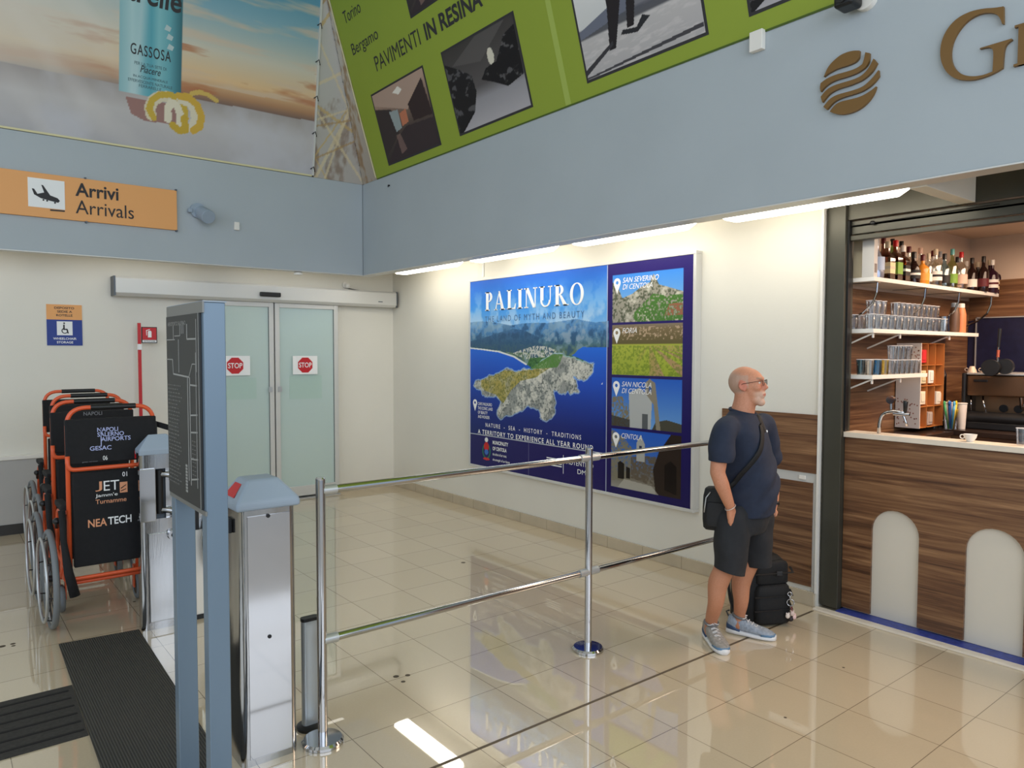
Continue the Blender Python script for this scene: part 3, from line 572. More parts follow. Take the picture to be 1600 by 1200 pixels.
A.put(np.array((172,158,84))/255., gt*cm*np.clip(.9-(n2-.5)*2, .3, 1)); A.put(np.array((104,110,56))/255., gt*cm*np.clip((n3-.5)*5, 0, .7))
g2 = A.poly([(-5.687,1.603),(-5.587,1.648),(-5.332,1.755),(-5.179,1.756),(-5.224,1.674),(-5.269,1.627),(-5.49,1.612)]); A.put(np.array((84,130,62))/255., g2*np.clip(.9-(n3-.5), .4, 1))
bt = A.poly([(-6.758,1.826),(-6.476,1.808),(-6.183,1.785),(-5.922,1.734),(-5.719,1.654),(-5.735,1.641),(-5.938,1.72),(-6.2,1.771),(-6.493,1.795),(-6.758,1.813)]); A.put(np.array((222,228,226))/255., bt)
# lower strip
v_low = (-6.75,0.865)[1]; lm = main*(A.V < v_low)
A.grad([(0,(32,26,92)),(1,(38,30,104))], lm)
A.flat((196,200,206), main*(abs(A.V-v_low) < .004)); A.flat((170,180,200), (abs(A.U-ud) < .005).astype(float))
A.flat((120,122,160), (abs(A.U-((-5.689,0.672)[0])) < .003)*(A.V < v_low))
# crest
cx, cz = (-6.41,0.713)
A.flat((40,120,80), A.disc(cx, cz-.02, .075, .085)-A.disc(cx, cz-.02, .058, .07)); A.flat((200,44,40), A.disc(cx, cz+.03, .045, .05)); A.flat((230,230,230), A.disc(cx, cz+.105, .03, .025))
A.flat((60,110,190), A.disc(cx, cz-.03, .035, .03)); A.flat((200,50,50), A.disc(cx, cz-.105, .06, .014))
A.flat((205,220,230), A.poly([(-4.673,1.484),(-4.653,1.504),(-4.652,1.485)]))
# four small pictures
def pic(i, c0, c1): a = i[c0]; b = i[c1]; return a, b
pc_ = [((-4.53,2.031), (-3.763,2.392)), ((-4.54,1.567), (-3.775,1.948)), ((-4.543,1.106), (-3.775,1.521)), ((-4.545,0.623), (-3.78,1.002))]
uL = (-4.538,2.06)[0]; uR = (-3.764,2.035)[0]; Hh = pv1-pv0
bands = [((-4.542,2.452)[1], (-4.538,2.037)[1]), ((-4.537,2.016)[1], (-4.54,1.579)[1]), ((-4.548,1.552)[1], (-4.551,1.124)[1]), ((-4.551,1.099)[1], (-4.548,0.585)[1])]
def sub(k):
    v1, v0 = bands[k]; inn = ((A.U > uL)*(A.U < uR)*(A.V > v0)*(A.V < v1)).astype(float); return inn, (A.U-uL)/(uR-uL), (A.V-v0)/(v1-v0)
def pp(k, pts):
    v1, v0 = bands[k]; return A.poly([(uL+a*(uR-uL), v0+b*(v1-v0)) for a, b in pts])
m_, s_, q_ = sub(0); A.grad([(0,(150,196,232)),(1,(60,130,214))], m_, q_)
rk = m_*pp(0, [(0,0),(1,0),(1,.55),(.8,.66),(.68,.72),(.6,.95),(.55,.78),(.42,.7),(.3,.58),(.15,.5),(.08,.75),(0,.85)]); A.flat((150,146,132), rk); A.flat((86,92,74), rk*np.clip((n3-.47)*7, 0, 1)); A.flat((206,200,184), rk*np.clip((n2-.55)*6, 0, .8))
gr = m_*pp(0, [(.35,0),(1,0),(1,.5),(.75,.5),(.6,.55),(.45,.35),(.3,.15)]); A.flat((74,116,52), gr*np.clip(.5+(n3-.4)*5, 0, 1)); A.flat((150,96,74), m_*pp(0, [(.75,.1),(1,.1),(1,.35),(.82,.32)])*np.clip((n3-.45)*8, 0, 1))
m_, s_, q_ = sub(1); A.grad([(0,(150,164,52)),(.6,(168,176,66)),(.62,(96,86,52)),(.9,(120,104,74)),(1,(130,116,100))], m_, q_)
A.flat((170,140,96), m_*(q_ < .58)*(np.sin((s_-.55)/np.maximum(.62-q_, .02)*9) > .1)*np.clip((s_-.35)*3, 0, 1)); A.flat((196,168,140), m_*((q_ > .7)*(q_ < .95))*np.clip((n3-.58)*8, 0, .8)); A.flat((84,112,34), m_*(q_ < .58)*np.clip((n3-.5)*6, 0, .45))
m_, s_, q_ = sub(2); A.grad([(0,(110,160,214)),(1,(38,92,190))], m_, q_)
A.flat((74,72,60), m_*pp(2, [(.6,0),(1,0),(1,.16),(.8,.22),(.65,.16)])); A.flat((126,116,92), m_*pp(2, [(0,0),(.4,0),(.4,.42),(.2,.5),(.16,.62),(0,.6)])*np.clip(.7+(n3-.5)*3, 0, 1)); A.flat((60,54,44), m_*pp(2, [(0,0),(.36,0),(.36,.14),(0,.22)])*.8)
A.flat((176,178,176), m_*pp(2, [(.28,0),(.58,.0),(.6,.6),(.42,.82),(.26,.7)])); A.flat((88,92,94), m_*pp(2, [(.46,0),(.54,0),(.54,.3),(.46,.3)])); A.flat((138,130,112), m_*pp(2, [(.5,.72),(.62,.5),(.66,.0),(.72,0),(.64,.92),(.56,1.0),(.5,.92)])); A.flat((60,90,140), m_*pp(2, [(.55,.74),(.59,.74),(.59,.86),(.55,.86)]))
m_, s_, q_ = sub(3); A.grad([(0,(150,148,138)),(.2,(120,112,98)),(.6,(60,104,184)),(1,(40,92,190))], m_, q_)
A.flat((126,120,102), m_*pp(3, [(0,.1),(.3,.15),(.32,.7),(.2,.85),(0,1)])*np.clip(.8+(n3-.5)*3, 0, 1)); A.flat((34,30,26), m_*pp(3, [(.1,.15),(.2,.16),(.2,.42),(.14,.46),(.1,.42)])); A.flat((34,30,26), m_*pp(3, [(.23,.18),(.29,.18),(.29,.36),(.23,.38)]))
A.flat((98,88,74), m_*pp(3, [(.3,.2),(.72,.1),(.72,.62),(.48,.6),(.3,.55)])*np.clip(.9+(n3-.5)*3, 0, 1)); A.flat((170,170,164), m_*pp(3, [(.38,.5),(.5,.5),(.5,.8),(.44,.95),(.38,.8)])); A.flat((50,60,90), m_*pp(3, [(.42,.66),(.46,.66),(.46,.76),(.42,.76)]))
A.flat((46,36,30), m_*pp(3, [(.66,0),(1,0),(1,1),(.86,1),(.7,.7),(.62,.4)])); A.flat((26,20,18), m_*pp(3, [(.78,.1),(.94,.05),(.94,.5),(.86,.58),(.78,.5)])); A.flat((176,172,160), m_*pp(3, [(.1,0),(.7,0),(.6,.12),(.2,.16)])*.8)
A.mesh('print', PO, M_print, t)
x0, z0 = (-6.435,2.232); x1, z1 = (-4.897,2.424); zz0 = (-4.895,2.224)[1]
mk('title_lettering', serif_mb('PALINURO', PO, x0, (z0+zz0)/2-.01, x1-x0, z1-zz0, .001, .003), M_inkw, t, world=True)
bl = mat('steel_blue_lettering', rgb(66,104,150), .5)
x0, z0 = (-6.435,2.1); x1, z1 = (-4.894,2.113)
mk('subtitle_lettering', text_mb('THE LAND OF MYTH AND BEAUTY', PO, x0, (z0+z1)/2-.01, x1-x0, .062, .001, .001, 0, 0, 1.35), bl, t, world=True)
a0, b0 = (-6.422,0.978); a1, b1 = (-4.926,0.978)
tg = merge(text_mb('NATURE  -  SEA  -  HISTORY  -  TRADITIONS', PO, a0, (b0+b1)/2-.02, a1-a0, .045, .001, .001, .01, 0, 1.4), text_mb('A TERRITORY TO EXPERIENCE ALL YEAR ROUND', PO, (-6.565,0.917)[0], (b0+b1)/2-.105, (-4.766,0.917)[0]-(-6.565,0.917)[0], .05, .001, .001, .02, 0, 1.3))
mk('tagline_lettering', tg, M_inkw, t, world=True)
def lines(ls, x, z, ww, h, gap, **k): return merge(*[text_mb(s, PO, x, z-i*gap, w_*ww, h, .001, .001, **k) for i, (s, w_) in enumerate(ls)])
x, z = (-6.565,1.187)
mk('cape_caption', lines([('CAPO PALINURO', .95), ('THE ICONIC LAND', 1.), ('OF BEAUTY', .66), ('AND WONDER', .8)], x, z, .27, .034, .047, bold=.01), M_inkw, t, world=True)
x, z = (-6.294,0.781)
mk('municipality_lettering', merge(lines([('MUNICIPALITY', 1.), ('OF CENTOLA', .9)], x, z, .27, .04, .065, bold=.025), lines([('the culture of our roots,', .9), ('the strength of our future', 1.1)], x, z-.125, .27, .034, .06, bold=.01, shear=.25)), M_inkw, t, world=True)
x, z = (-5.171,0.709)
mk('association_lettering', merge(text_mb('AUTENTICO', PO, x+.05, z, .36, .045, .001, .001), text_mb('DMO', PO, x+.2, z-.075, .18, .045, .001, .001), *[MB().prism([(x-.24,z+.035-.022*i),(x-.02,z+.035-.022*i),(x-.02,z+.024-.022*i),(x-.24,z+.024-.022*i)], PO, .001, .002) for i in range(4)], MB().prism([(x+.0,z-.1),(x+.006,z-.1),(x+.006,z+.08),(x,z+.08)], PO, .001, .002)), M_inkw, t, world=True)
def pin(u, v, h):
    r = h*.3; o_ = arc(u, v+h-r, r, -25, 205, 16); p = o_+[(u, v)]; mb = MB(); inn = arc(u, v+h-r, r*.42, 0, 360, 16)
    c = (u, v+h-r); ou = [(u+r*math.cos(math.radians(a)), v+h-r+r*math.sin(math.radians(a))) for a in range(-20, 201, 22)]
    pts = [(u, v)]+ou; k = len(pts)
    for i in range(k):
        a, b = pts[i], pts[(i+1) % k]
        def to(p_): d = math.hypot(p_[0]-c[0], p_[1]-c[1]); return (c[0]+(p_[0]-c[0])/d*r*.42, c[1]+(p_[1]-c[1])/d*r*.42)
        mb.prism([a, b, to(b), to(a)], PO, .001, .0025)
    return mb
pn = [pin(*(-6.62,1.12), .13)]
caps = [['SAN SEVERINO', 'DI CENTOLA'], ['FORIA'], ['SAN NICOLA', 'DI CENTOLA'], ['CENTOLA']]; tx = []
for k in range(4):
    v1 = bands[k][0]; pn.append(pin(uL+.055, v1-.165, .135))
    for i, s in enumerate(caps[k]): tx.append(text_mb(s, PO, uL+.12, v1-.075-i*.058, .042*len(s)*.8, .044, .001, .001, 0, .3))
for m_ in pn: mk('map_pin', m_, M_inkw, t, world=True)
for m_ in tx: mk('picture_caption', m_, M_inkw, t, world=True)

# ------------------------------------------------------------ banners of the ceiling well
def sheet(fr, u0, v0, u1, v1, w0=-.012, w1=-.002): return MB().prism([(u0,v0),(u1,v0),(u1,v1),(u0,v1)], fr, w0, w1)
t = thing('bottle_banner', 'wide printed banner of a blue lemonade bottle and lemon peel against a sunset sky', 'banner', (1.2,7.93,3.76))
bu0, bu1, bv0, bv1 = -2.2, (3.427,0.009)[0], .015, 2.9
mk('backing_cloth', sheet(LB, bu0, bv0, bu1, bv1), M_white, t, world=True)
B = Art(bu0, bv0, bu1, bv1, 560, 300); n1 = B.ns(4, 11, 2, 1); n2 = B.ns(10, 12, .6, 2.4); n3 = B.ns(7, 13, 1, 3)
hz = (3.344,0.596)[1]; hz2 = (0.644,0.558)[1]; v = B.V
tl_ = np.clip((B.U-(0.552,0.536)[0])/(bu1-(0.552,0.536)[0]), 0, 1); ho = hz2+(hz-hz2)*tl_; rel = v-ho
B.grad([(0,(126,104,94)),(.08,(176,134,100)),(.22,(226,190,142)),(.5,(206,200,182)),(.9,(132,172,186)),(1.6,(56,128,160)),(2.9,(34,98,138))], None, rel)
B.put(np.array((212,190,166))/255., np.clip((n2-.5)*4, 0, .7)*(rel > .15)*(rel < 1.2)); B.put(np.array((176,110,74))/255., np.clip((n3-.55)*5, 0, .7)*(rel > 0)*(rel < .5))
B.put(np.array((214,208,196))/255., np.clip(.95-tl_*2.0, 0, .7)*(rel > 0)); B.grad([(0,(176,174,176)),(.6,(190,186,184)),(1,(164,156,152))], (rel < -.0).astype(float), (v-bv0)/(ho-bv0+.01))
B.put(np.array((196,196,202))/255., np.clip((n1-.5)*3, 0, .6)*(rel < 0))
rays = np.clip(np.sin((B.U*1.3+B.V*1.0)*9+n1*6)*.5+.1, 0, 1)*np.clip(1-abs(B.U-(1.183,0.684)[0])/1.1, 0, 1); B.put(np.array((226,220,212))/255., rays*.35)
b0 = (1.477,0.98)[0]; b1 = (2.034,1.121)[0]; bb = (1.725,0.515)[1]; bm_ = ((B.U > b0)*(B.U < b1)*(B.V > bb)).astype(float)
B.grad([(0,(140,184,190)),(.2,(174,206,208)),(.5,(92,164,178)),(.62,(132,190,196)),(.8,(104,168,178)),(1,(58,108,118))], bm_, (B.U-b0)/(b1-b0)); B.put(np.array((200,216,216))/255., bm_*np.clip(.5-abs((B.U-b0)/(b1-b0)-.25-.12*(B.V-bb))*4, 0, .5))
bm2 = B.poly([(1.535,0.475),(2.029,0.481),(2.027,0.296),(1.914,0.287),(1.7,0.283),(1.587,0.321)]); B.flat((150,108,100), bm2*.85)
def curl(pts, w_, col, inn=None):
    for i in range(len(pts)-1):
        a = np.array(pts[i]); b = np.array(pts[i+1]); d = b-a; q = np.clip(((B.U-a[0])*d[0]+(B.V-a[1])*d[1])/(d@d), 0, 1); dist = np.hypot(B.U-a[0]-q*d[0], B.V-a[1]-q*d[1]); B.flat(col, (dist < w_).astype(float))
curl([(1.762,0.343),(1.749,0.413),(1.783,0.491),(1.851,0.541),(1.945,0.549)], .05, (214,204,176)); curl([(1.785,0.324),(1.744,0.399),(1.771,0.489),(1.839,0.551),(1.933,0.57),(2.016,0.551),(2.066,0.476),(2.08,0.374),(2.046,0.275)], .03, (200,170,70))
curl([(1.913,0.336),(1.912,0.433),(1.946,0.5),(1.993,0.486),(2.031,0.395),(2.022,0.283)], .035, (222,214,190)); curl([(2.04,0.544),(2.113,0.534),(2.163,0.47),(2.178,0.374),(2.143,0.293)], .045, (216,208,184)); curl([(2.016,0.576),(2.1,0.581),(2.186,0.525),(2.232,0.422),(2.216,0.319),(2.156,0.27)], .035, (206,168,70))
curl([(2.135,0.625),(2.208,0.653),(2.289,0.645),(2.372,0.606)], .022, (206,176,96)); curl([(1.962,0.284),(2.022,0.246),(2.082,0.263),(2.068,0.372)], .035, (196,164,62))
B.mesh('print', LB, M_banner, t)
mk('hem', MB().prism([(bu0,bv0-.012),(bu1,bv0-.012),(bu1,bv0+.006),(bu0,bv0+.006)], LB, -.004, .008), mat('cream_hem', rgb(214,206,160), .5), t, world=True)
mk('edge_rail', MB().prism([(bu1,bv0),(bu1+.02,bv0),(bu1+.02,bv1),(bu1,bv1)], LB, -.02, .016), M_aluwhite, t, world=True)
for k in range(7): mk('lacing_tie', MB().tube([LB(bu1-.02, .08+k*.38, .004), LB(bu1+.01, .11+k*.38, .02), LB(bu1+.03, .06+k*.38, .01)], .006, 6), M_black, t, world=True)
def lbt(s, pa, pb, h, **k): (xa, za), (xb, zb) = pa, pb; return text_mb(s, LB, xa, (za+zb)/2-h/2, xb-xa, h, 0, .002, **k)
mk('brand_lettering', lbt('Ferrarelle', (1.132,1.395), (2.02,1.495), .21, bold=.02, shear=.1), M_ink, t, world=True)
mk('name_lettering', lbt('GASSOSA', (1.575,0.914), (1.932,0.93), .1, bold=.008, space=1.15), M_ink, t, world=True)
gi = mat('slate_lettering', rgb(74,100,106), .6)
mk('small_lettering', merge(lbt('PER LA TUA SETE DI', (1.61,0.795), (1.893,0.802), .028), lbt('IN ACQUA MINERALE', (1.6,0.67), (1.907,0.685), .028), lbt('EFFERVESCENTE NATURALE', (1.556,0.631), (1.949,0.64), .028), lbt('FERRARELLE', (1.651,0.6), (1.85,0.595), .028)), gi, t, world=True)
mk('script_lettering', lbt('Piacere', (1.66,0.754), (1.842,0.754), .065, shear=.35, bold=.005), M_ink, t, world=True)
sm_ = MB()
for q in ((1.898,1.181), (1.917,1.103), (1.924,1.011)): sm_.prism([(q[0]-.03,q[1]-.02),(q[0]+.02,q[1]-.03),(q[0]+.035,q[1]+.01),(q[0]-.01,q[1]+.03)], LB, 0, .002)
mk('side_marks', sm_, mat('pale_marks', rgb(180,200,200), .6), t, world=True)

t = thing('corner_cloth', 'translucent cream cloth with straw-coloured streaks filling the corner between the two banners', 'banner', (3.8,7.9,3.76))
cu0 = bu1+.02; C_ = Art(cu0, .0, 4.06, 2.9, 60, 200)
C_.grad([(0,(176,170,162)),(.35,(186,184,178)),(1,(196,194,186))]); nz = C_.ns(6, 31, 1, 2)
C_.put(np.array((132,112,96))/255., np.clip((nz-.52)*4, 0, .7)*(C_.V < .9))
r_ = random.Random(4)
for k in range(22):
    a = (r_.uniform(cu0-.3,4.2), r_.uniform(0,2.9)); ang = r_.choice((.5,-.4,1.1,2.2,1.8))+r_.uniform(-.2,.2); d = (math.cos(ang), math.sin(ang)); dist = abs((C_.U-a[0])*d[1]-(C_.V-a[1])*d[0]); C_.flat(r_.choice(((196,168,110),(214,198,160),(170,140,96))), (dist < r_.uniform(.008,.018)).astype(float)*.7)
C_.c = C_.c; cmesh = C_.mesh('printed_cloth', LB, M_banner, t)
# keep only the cloth on this side of the hip line
bmx = bmesh.new(); bmx.from_mesh(cmesh.data); dl = [v_ for v_ in bmx.verts if (v_.co.x+3.8) > 4.06-.3*((v_.co.z+3.76)-3.74)+.012]; bmesh.ops.delete(bmx, geom=dl, context='VERTS'); bmx.to_mesh(cmesh.data); bmx.free()
gu0 = (-7.583,-0.007)[0]; hipu = lambda v: -(7.945-.15*v*.958)
D_ = Art(-7.945, .0, gu0+.0, 2.8, 24, 160); D_.grad([(0,(170,160,148)),(.4,(190,184,172)),(1,(200,196,186))]); D_.put(np.array((150,120,88))/255., np.clip((D_.ns(5, 33, 1, 4)-.5)*5, 0, .8))
dm = D_.mesh('side_cloth', GB, M_banner, t)
bmx = bmesh.new(); bmx.from_mesh(dm.data); dl = [v_ for v_ in bmx.verts if (v_.co.y+7.9) > 7.945-.15*((v_.co.z+3.76)-3.74)]; bmesh.ops.delete(bmx, geom=dl, context='VERTS'); bmx.to_mesh(dm.data); bmx.free()

t = thing('green_banner', 'large lime green banner reading PAVIMENTI IN RESINA with black and white photos', 'banner', (4.0,5,3.76))
gtop = (-7.593,1.923); g1u = 4.0
def gsheet(w0, w1): return MB().prism([(gu0,.0),(g1u,.0),(g1u,2.8),(gtop[0]+.25,2.8),(gtop[0],gtop[1])], GB, w0, w1)
mk('printed_cloth', gsheet(.0, .004), mat('lime_cloth', rgb(142,160,52), .6), t, world=True)
mk('seam', MB().prism([(-4.41,0.9),(-4.356,0.881),(-4.35,0.011),(-4.41,0.012)], GB, .004, .0055), mat('lime_seam', rgb(162,180,84), .6), t, world=True)
mk('hem', MB().prism([(gu0,-.004),(g1u,-.004),(g1u,.008),(gu0,.008)], GB, 0, .007), mat('dark_green_hem', rgb(70,92,24), .6), t, world=True)
def gtext(name, s, pa, pb, h, bold=0., shear=0., m=M_ink):
    (xa, za), (xb, zb) = pa, pb; ln = xb-xa
    return mk(name, text_mb(s, GB, xa, za, ln, h, .004, .002, bold, shear), m, t, world=True)
def gh(pa, pb): return pb[1]-pa[1]
ya = ((-6.99,1.02)[1]+(-6.105,1.012)[1])/2
gtext('lettering', 'PAVIMENTI', ((-7.02,1.016)[0], ya), ((-6.14,1.011)[0], ya), .145)
gtext('bold_lettering', 'IN RESINA', ((-6.04,1.004)[0], ya), ((-5.137,0.99)[0], ya), .15, .03)
gtext('city_lettering', 'Torino', (-7.409,1.613), (-7.035,1.591), .12); gtext('city_lettering', 'Bergamo', ((-7.407,1.285)[0], (-7.407,1.285)[1]-.03), (-6.836,1.252), .15)
def photo(c, painter, nm, nx=110, ny=100):
    us = [p[0] for p in c]; vs = [p[1] for p in c]; u0, u1, v0, v1 = (us[0]+us[3])/2, (us[1]+us[2])/2, (vs[2]+vs[3])/2, (vs[0]+vs[1])/2
    mk('photo_border', MB().prism([(u0-.02,v0-.02),(u1+.02,v0-.02),(u1+.02,v1+.02),(u0-.02,v1+.02)], GB, .003, .006), M_ink, t, world=True)
    a = Art(u0, v0, u1, v1, nx, ny); painter(a); a.mesh('photo_print', GB, M_banner, t, .0075)
def rp(a, pts): e = a.e; return a.poly([(e[0]+x*(e[2]-e[0]), e[1]+y*(e[3]-e[1])) for x, y in pts])
def lobby(a):
    s, q = a.rel(); a.grad([(0,(56,50,50)),(.4,(84,72,66)),(.6,(120,100,88)),(1,(190,160,140))]); a.flat((176,150,134), rp(a, [(0,1),(1,1),(.95,.85),(.6,.6),(.0,.85)]))
    a.flat((232,226,214), rp(a, [(.4,.9),(.5,.84),(.58,.88),(.52,.95)])*1); a.flat((60,52,52), rp(a, [(0,.8),(.3,.7),(.35,.35),(.0,.1)])); a.flat((150,160,160), rp(a, [(.25,.68),(.42,.66),(.42,.4),(.3,.38)])); a.flat((56,44,44), rp(a, [(.62,.66),(.95,.9),(1,.4),(.66,.42)]))
    a.flat((190,120,90), rp(a, [(.44,.6),(.56,.62),(.56,.44),(.44,.42)])); a.flat((60,50,52), rp(a, [(0,0),(1,0),(1,.36),(.5,.4),(.3,.3)])); a.flat((150,120,110), rp(a, [(.28,.34),(.36,.34),(.42,.1),(.3,.06)])*.6)
def bikes(a):
    s, q = a.rel(); a.grad([(0,(176,172,176)),(.3,(150,148,152)),(.45,(90,86,86)),(1,(64,60,58))]); n = a.ns(12, 44); a.flat((96,92,90), rp(a, [(.1,.8),(.5,1),(.9,1),(.5,.7)])*.7)
    a.flat((214,208,190), a.disc(a.e[0]+.64*(a.e[2]-a.e[0]), a.e[1]+.70*(a.e[3]-a.e[1]), .045, .07)); bl_ = rp(a, [(0,.0),(.06,0),(.28,.18),(.36,.4),(.34,.6),(.2,.72),(.0,.86)]); a.flat((32,30,32), bl_); a.flat((120,118,120), bl_*np.clip((n-.6)*9, 0, .6))
    b2 = rp(a, [(.46,.5),(.6,.42),(.78,.3),(1,.36),(1,.9),(.85,.85),(.7,.62),(.55,.6)]); a.flat((28,26,28), b2); a.flat((130,128,128), b2*np.clip((n-.62)*9, 0, .6))
def runner(a):
    s, q = a.rel(); a.grad([(0,(176,172,172)),(.4,(188,184,182)),(.42,(90,90,94)),(.5,(86,88,96)),(.52,(206,206,204)),(1,(222,222,220))]); n = a.ns(10, 45, 1, 3); a.flat((206,200,198), (q < .4)*np.clip((n-.5)*4, 0, .6))
    a.flat((108,112,126), rp(a, [(0,.5),(.3,.62),(.5,.7),(.5,.52),(0,.42)])); a.flat((98,98,106), rp(a, [(.45,.5),(.62,.9),(1,1),(1,.62),(.7,.48)])*.8); a.flat((40,36,38), rp(a, [(.24,.2),(.3,.2),(.4,.62),(.5,1),(.3,1),(.28,.6)])); a.flat((40,36,38), rp(a, [(.42,.34),(.48,.34),(.56,.8),(.66,1),(.5,1),(.46,.7)]))
    a.flat((150,50,44), rp(a, [(.3,.86),(.44,.86),(.46,1),(.3,1)])); a.flat((44,42,46), rp(a, [(.45,1),(.52,1),(1,.56),(1,.5)])); a.flat((60,58,62), rp(a, [(0,.1),(.28,.28),(.28,.24),(.0,.04)])); a.flat((70,68,72), rp(a, [(0,.02),(1,.1),(1,.06),(0,.0)]))
    a.flat((44,44,48), rp(a, [(.36,.3),(.5,.26),(.62,.36),(.56,.4),(.5,.31),(.38,.34)]))
photo([(-7.243,0.821),(-6.229,0.826),(-6.207,0.11),(-7.241,0.106)], lobby, 'a'); photo([(-5.864,0.829),(-4.811,0.849),(-4.804,0.122),(-5.838,0.113)], bikes, 'b', 130, 130); photo([(-4.129,0.866),(-3.046,0.748),(-3.021,0.129),(-4.108,0.126)], runner, 'c', 180, 150)
photo([(-2.709,0.43),(-2.256,0.422),(-2.221,0.125),(-2.679,0.141)], bikes, 'd'); photo([(-6.221,1.782),(-5.547,1.678),(-5.557,1.263),(-6.157,1.317)], lobby, 'e')
mk('edge_rope', MB().tube([GB(gu0-.01, .02, .01), GB(gtop[0]-.01, gtop[1], .01), GB(gtop[0]+.24, 2.8, .01)], .006, 6), mat('cream_hem'), t, world=True)
# ------------------------------------------------------------ mats on the floor
o = mk('floor_mat', MB().add([(.571,5.118,0),(1.003,5.076,0),(.90,1.2,0),(.47,1.2,0),(.571,5.118,.008),(1.003,5.076,.008),(.90,1.2,.008),(.47,1.2,.008)], [(0,1,2,3),(7,6,5,4),(0,4,5,1),(1,5,6,2),(2,6,7,3),(3,7,4,0)]), M_mat)
tag(o, 'long dark ribbed mat running away under the information board', 'mat')
r = MB().add([(-2.5,3.815,0),(.5335,3.815,0),(.551,4.445,0),(-2.5,4.445,0),(-2.5,3.815,.006),(.5335,3.815,.006),(.551,4.445,.006),(-2.5,4.445,.006)], [(0,3,2,1),(4,5,6,7),(0,1,5,4),(1,2,6,5),(2,3,7,6),(3,0,4,7)])
o = thing('runner_mat', 'dark runner mat with wide stripes butting against the long ribbed mat', 'mat', (-.9,4.13,0))
mk('rubber_base', r, noisy('dark_rubber_runner', rgb(52,50,47), .8, 60, .12), o, world=True)
g = MB()
for k in range(6): g.box(-2.5,3.87+k*.1,.006, .525,3.885+k*.1,.009)
mk('groove_strip', g, mat('runner_stripe', rgb(26,25,24), .8), o, world=True)
for nm, px_, r_s in (('a', (1.959,3.48), .017), ('b', (2.017,3.454), .015), ('c', (1.958,3.401), .013), ('d', (0.312,5.297), .02), ('e', (0.356,5.336), .015), ('f', (4.001,2.018), .01), ('g', (3.224,1.909), .009)):
    pass
spots = MB()
for (x, y), q in (((1.959,3.48), .017), ((2.017,3.454), .015), ((1.958,3.401), .013), ((0.3,5.306), .02), ((0.355,5.313), .015), ((0.355,5.275), .012), ((4.001,2.018), .008), ((3.224,1.909), .008), ((3.486,5.041), .02), ((1.098,5.686), .012)):
    spots.lathe([(q,0),(q*.8,.0008)], (x,y,0), 10)
o = mk('floor_stain', spots, mat('dried_spill', rgb(74,62,46), .6)); o['kind'] = 'stuff'; tag(o, 'scattered small dark drip stains on the shiny floor tiles', 'stain')

# ------------------------------------------------------------ information board
t = thing('information_board', 'tall freestanding blue-grey board with a black engraved floor plan panel on its side', 'information board', (.735,2.73,0))
x0, x1 = .705, .775
M_rim = mat('warm_grey_metal', rgb(122,122,118), .4, .3)
def post(y0, y1):
    mk('post', MB().box(x0,y0,.012, x1,y1,1.94), M_bluegrey, t, world=True, bevel=.003)
post(2.505, 2.56); post(2.90, 2.955)
mk('base_plate', MB().box(.62,2.45,0, .86,3.01,.012), M_bluegreyd, t, world=True, bevel=.003)
mk('panel_body', MB().box(.708,2.56,1.235, .772,2.90,1.94), M_bluegreyd, t, world=True)
mk('panel_rim', MB().box(.700,2.50,1.235, .706,2.957,1.25), M_rim, t, world=True); mk('panel_rim', MB().box(.700,2.50,1.905, .706,2.957,1.942), M_rim, t, world=True)
mk('top_cap', MB().box(.702,2.502,1.94, .778,2.958,1.944), M_lid, t, world=True)
mk('plan_panel', MB().box(.697,2.53,1.252, .7045,2.952,1.905), mat('engraved_black_panel', rgb(44,45,44), .5), t, world=True, bevel=.001)
SP = frame((.697,0,0), (0,-1,0), (0,0,1), (-1,0,0))
pl = MB(); yl, yr, zb, zt = -2.952, -2.53, 1.252, 1.905
def sp(a, b): return (yl+a*(yr-yl), zt-b*(zt-zb))
def seg(a, b, w_=.0022):
    (u0, v0), (u1, v1) = sp(*a), sp(*b); d = math.hypot(u1-u0, v1-v0); nx, ny = -(v1-v0)/d*w_, (u1-u0)/d*w_
    pl.prism([(u0+nx,v0+ny),(u1+nx,v1+ny),(u1-nx,v1-ny),(u0-nx,v0-ny)], SP, 0, .0012)
for a, b in (((0,.13),(.28,.13)),((.24,.05),(.24,.13)),((.28,.11),(.45,.11)),((.45,.05),(.45,.11)),((.4,.13),(.4,.31)),((.0,.24),(.2,.24)),((.2,.24),(.22,.32)),((.22,.32),(.7,.33)),((.7,.33),(.8,.26)),((.8,.26),(.88,.26)),
             ((.66,.05),(.66,.13)),((.66,.13),(.92,.13)),((.92,.03),(.92,.3)),((.9,.2),(.9,.9)),((.66,.33),(.66,.88)),((.72,.33),(.72,.9)),((.72,.37),(.92,.37)),((.72,.53),(.92,.52)),((.72,.62),(.92,.61)),((.72,.76),(.92,.75)),((.72,.87),(.92,.85)),
             ((.5,.05),(.5,.1)),((.55,.04),(.55,.1)),((.98,.0),(.98,1.))): seg(a, b, .0028 if a[0] in (.66,.22,.72) else .0016)
for k in range(9): u, v = sp(.56, .8+k*.017); pl.prism([(u,v),(u+.022,v),(u+.022,v-.008),(u,v-.008)], SP, 0, .0012)
mk('engraved_plan', pl, mat('engraving', rgb(150,150,146), .5), t, world=True)
dots = MB(); r_ = random.Random(3)
for k in range(27):
    b_ = .38+k*.021; a_ = .04
    while a_ < r_.uniform(.3,.46):
        l_ = r_.uniform(.015,.07); u, v = sp(a_, b_); u1, _ = sp(a_+l_, b_); dots.prism([(u,v),(u1,v),(u1,v-.004),(u,v-.004)], SP, 0, .0012); a_ += l_+.022
for k in range(9):
    for a_ in (.76, .82): u, v = sp(a_, .66+k*.022); dots.prism([(u,v),(u+.018,v),(u+.018,v-.003),(u,v-.003)], SP, 0, .0012)
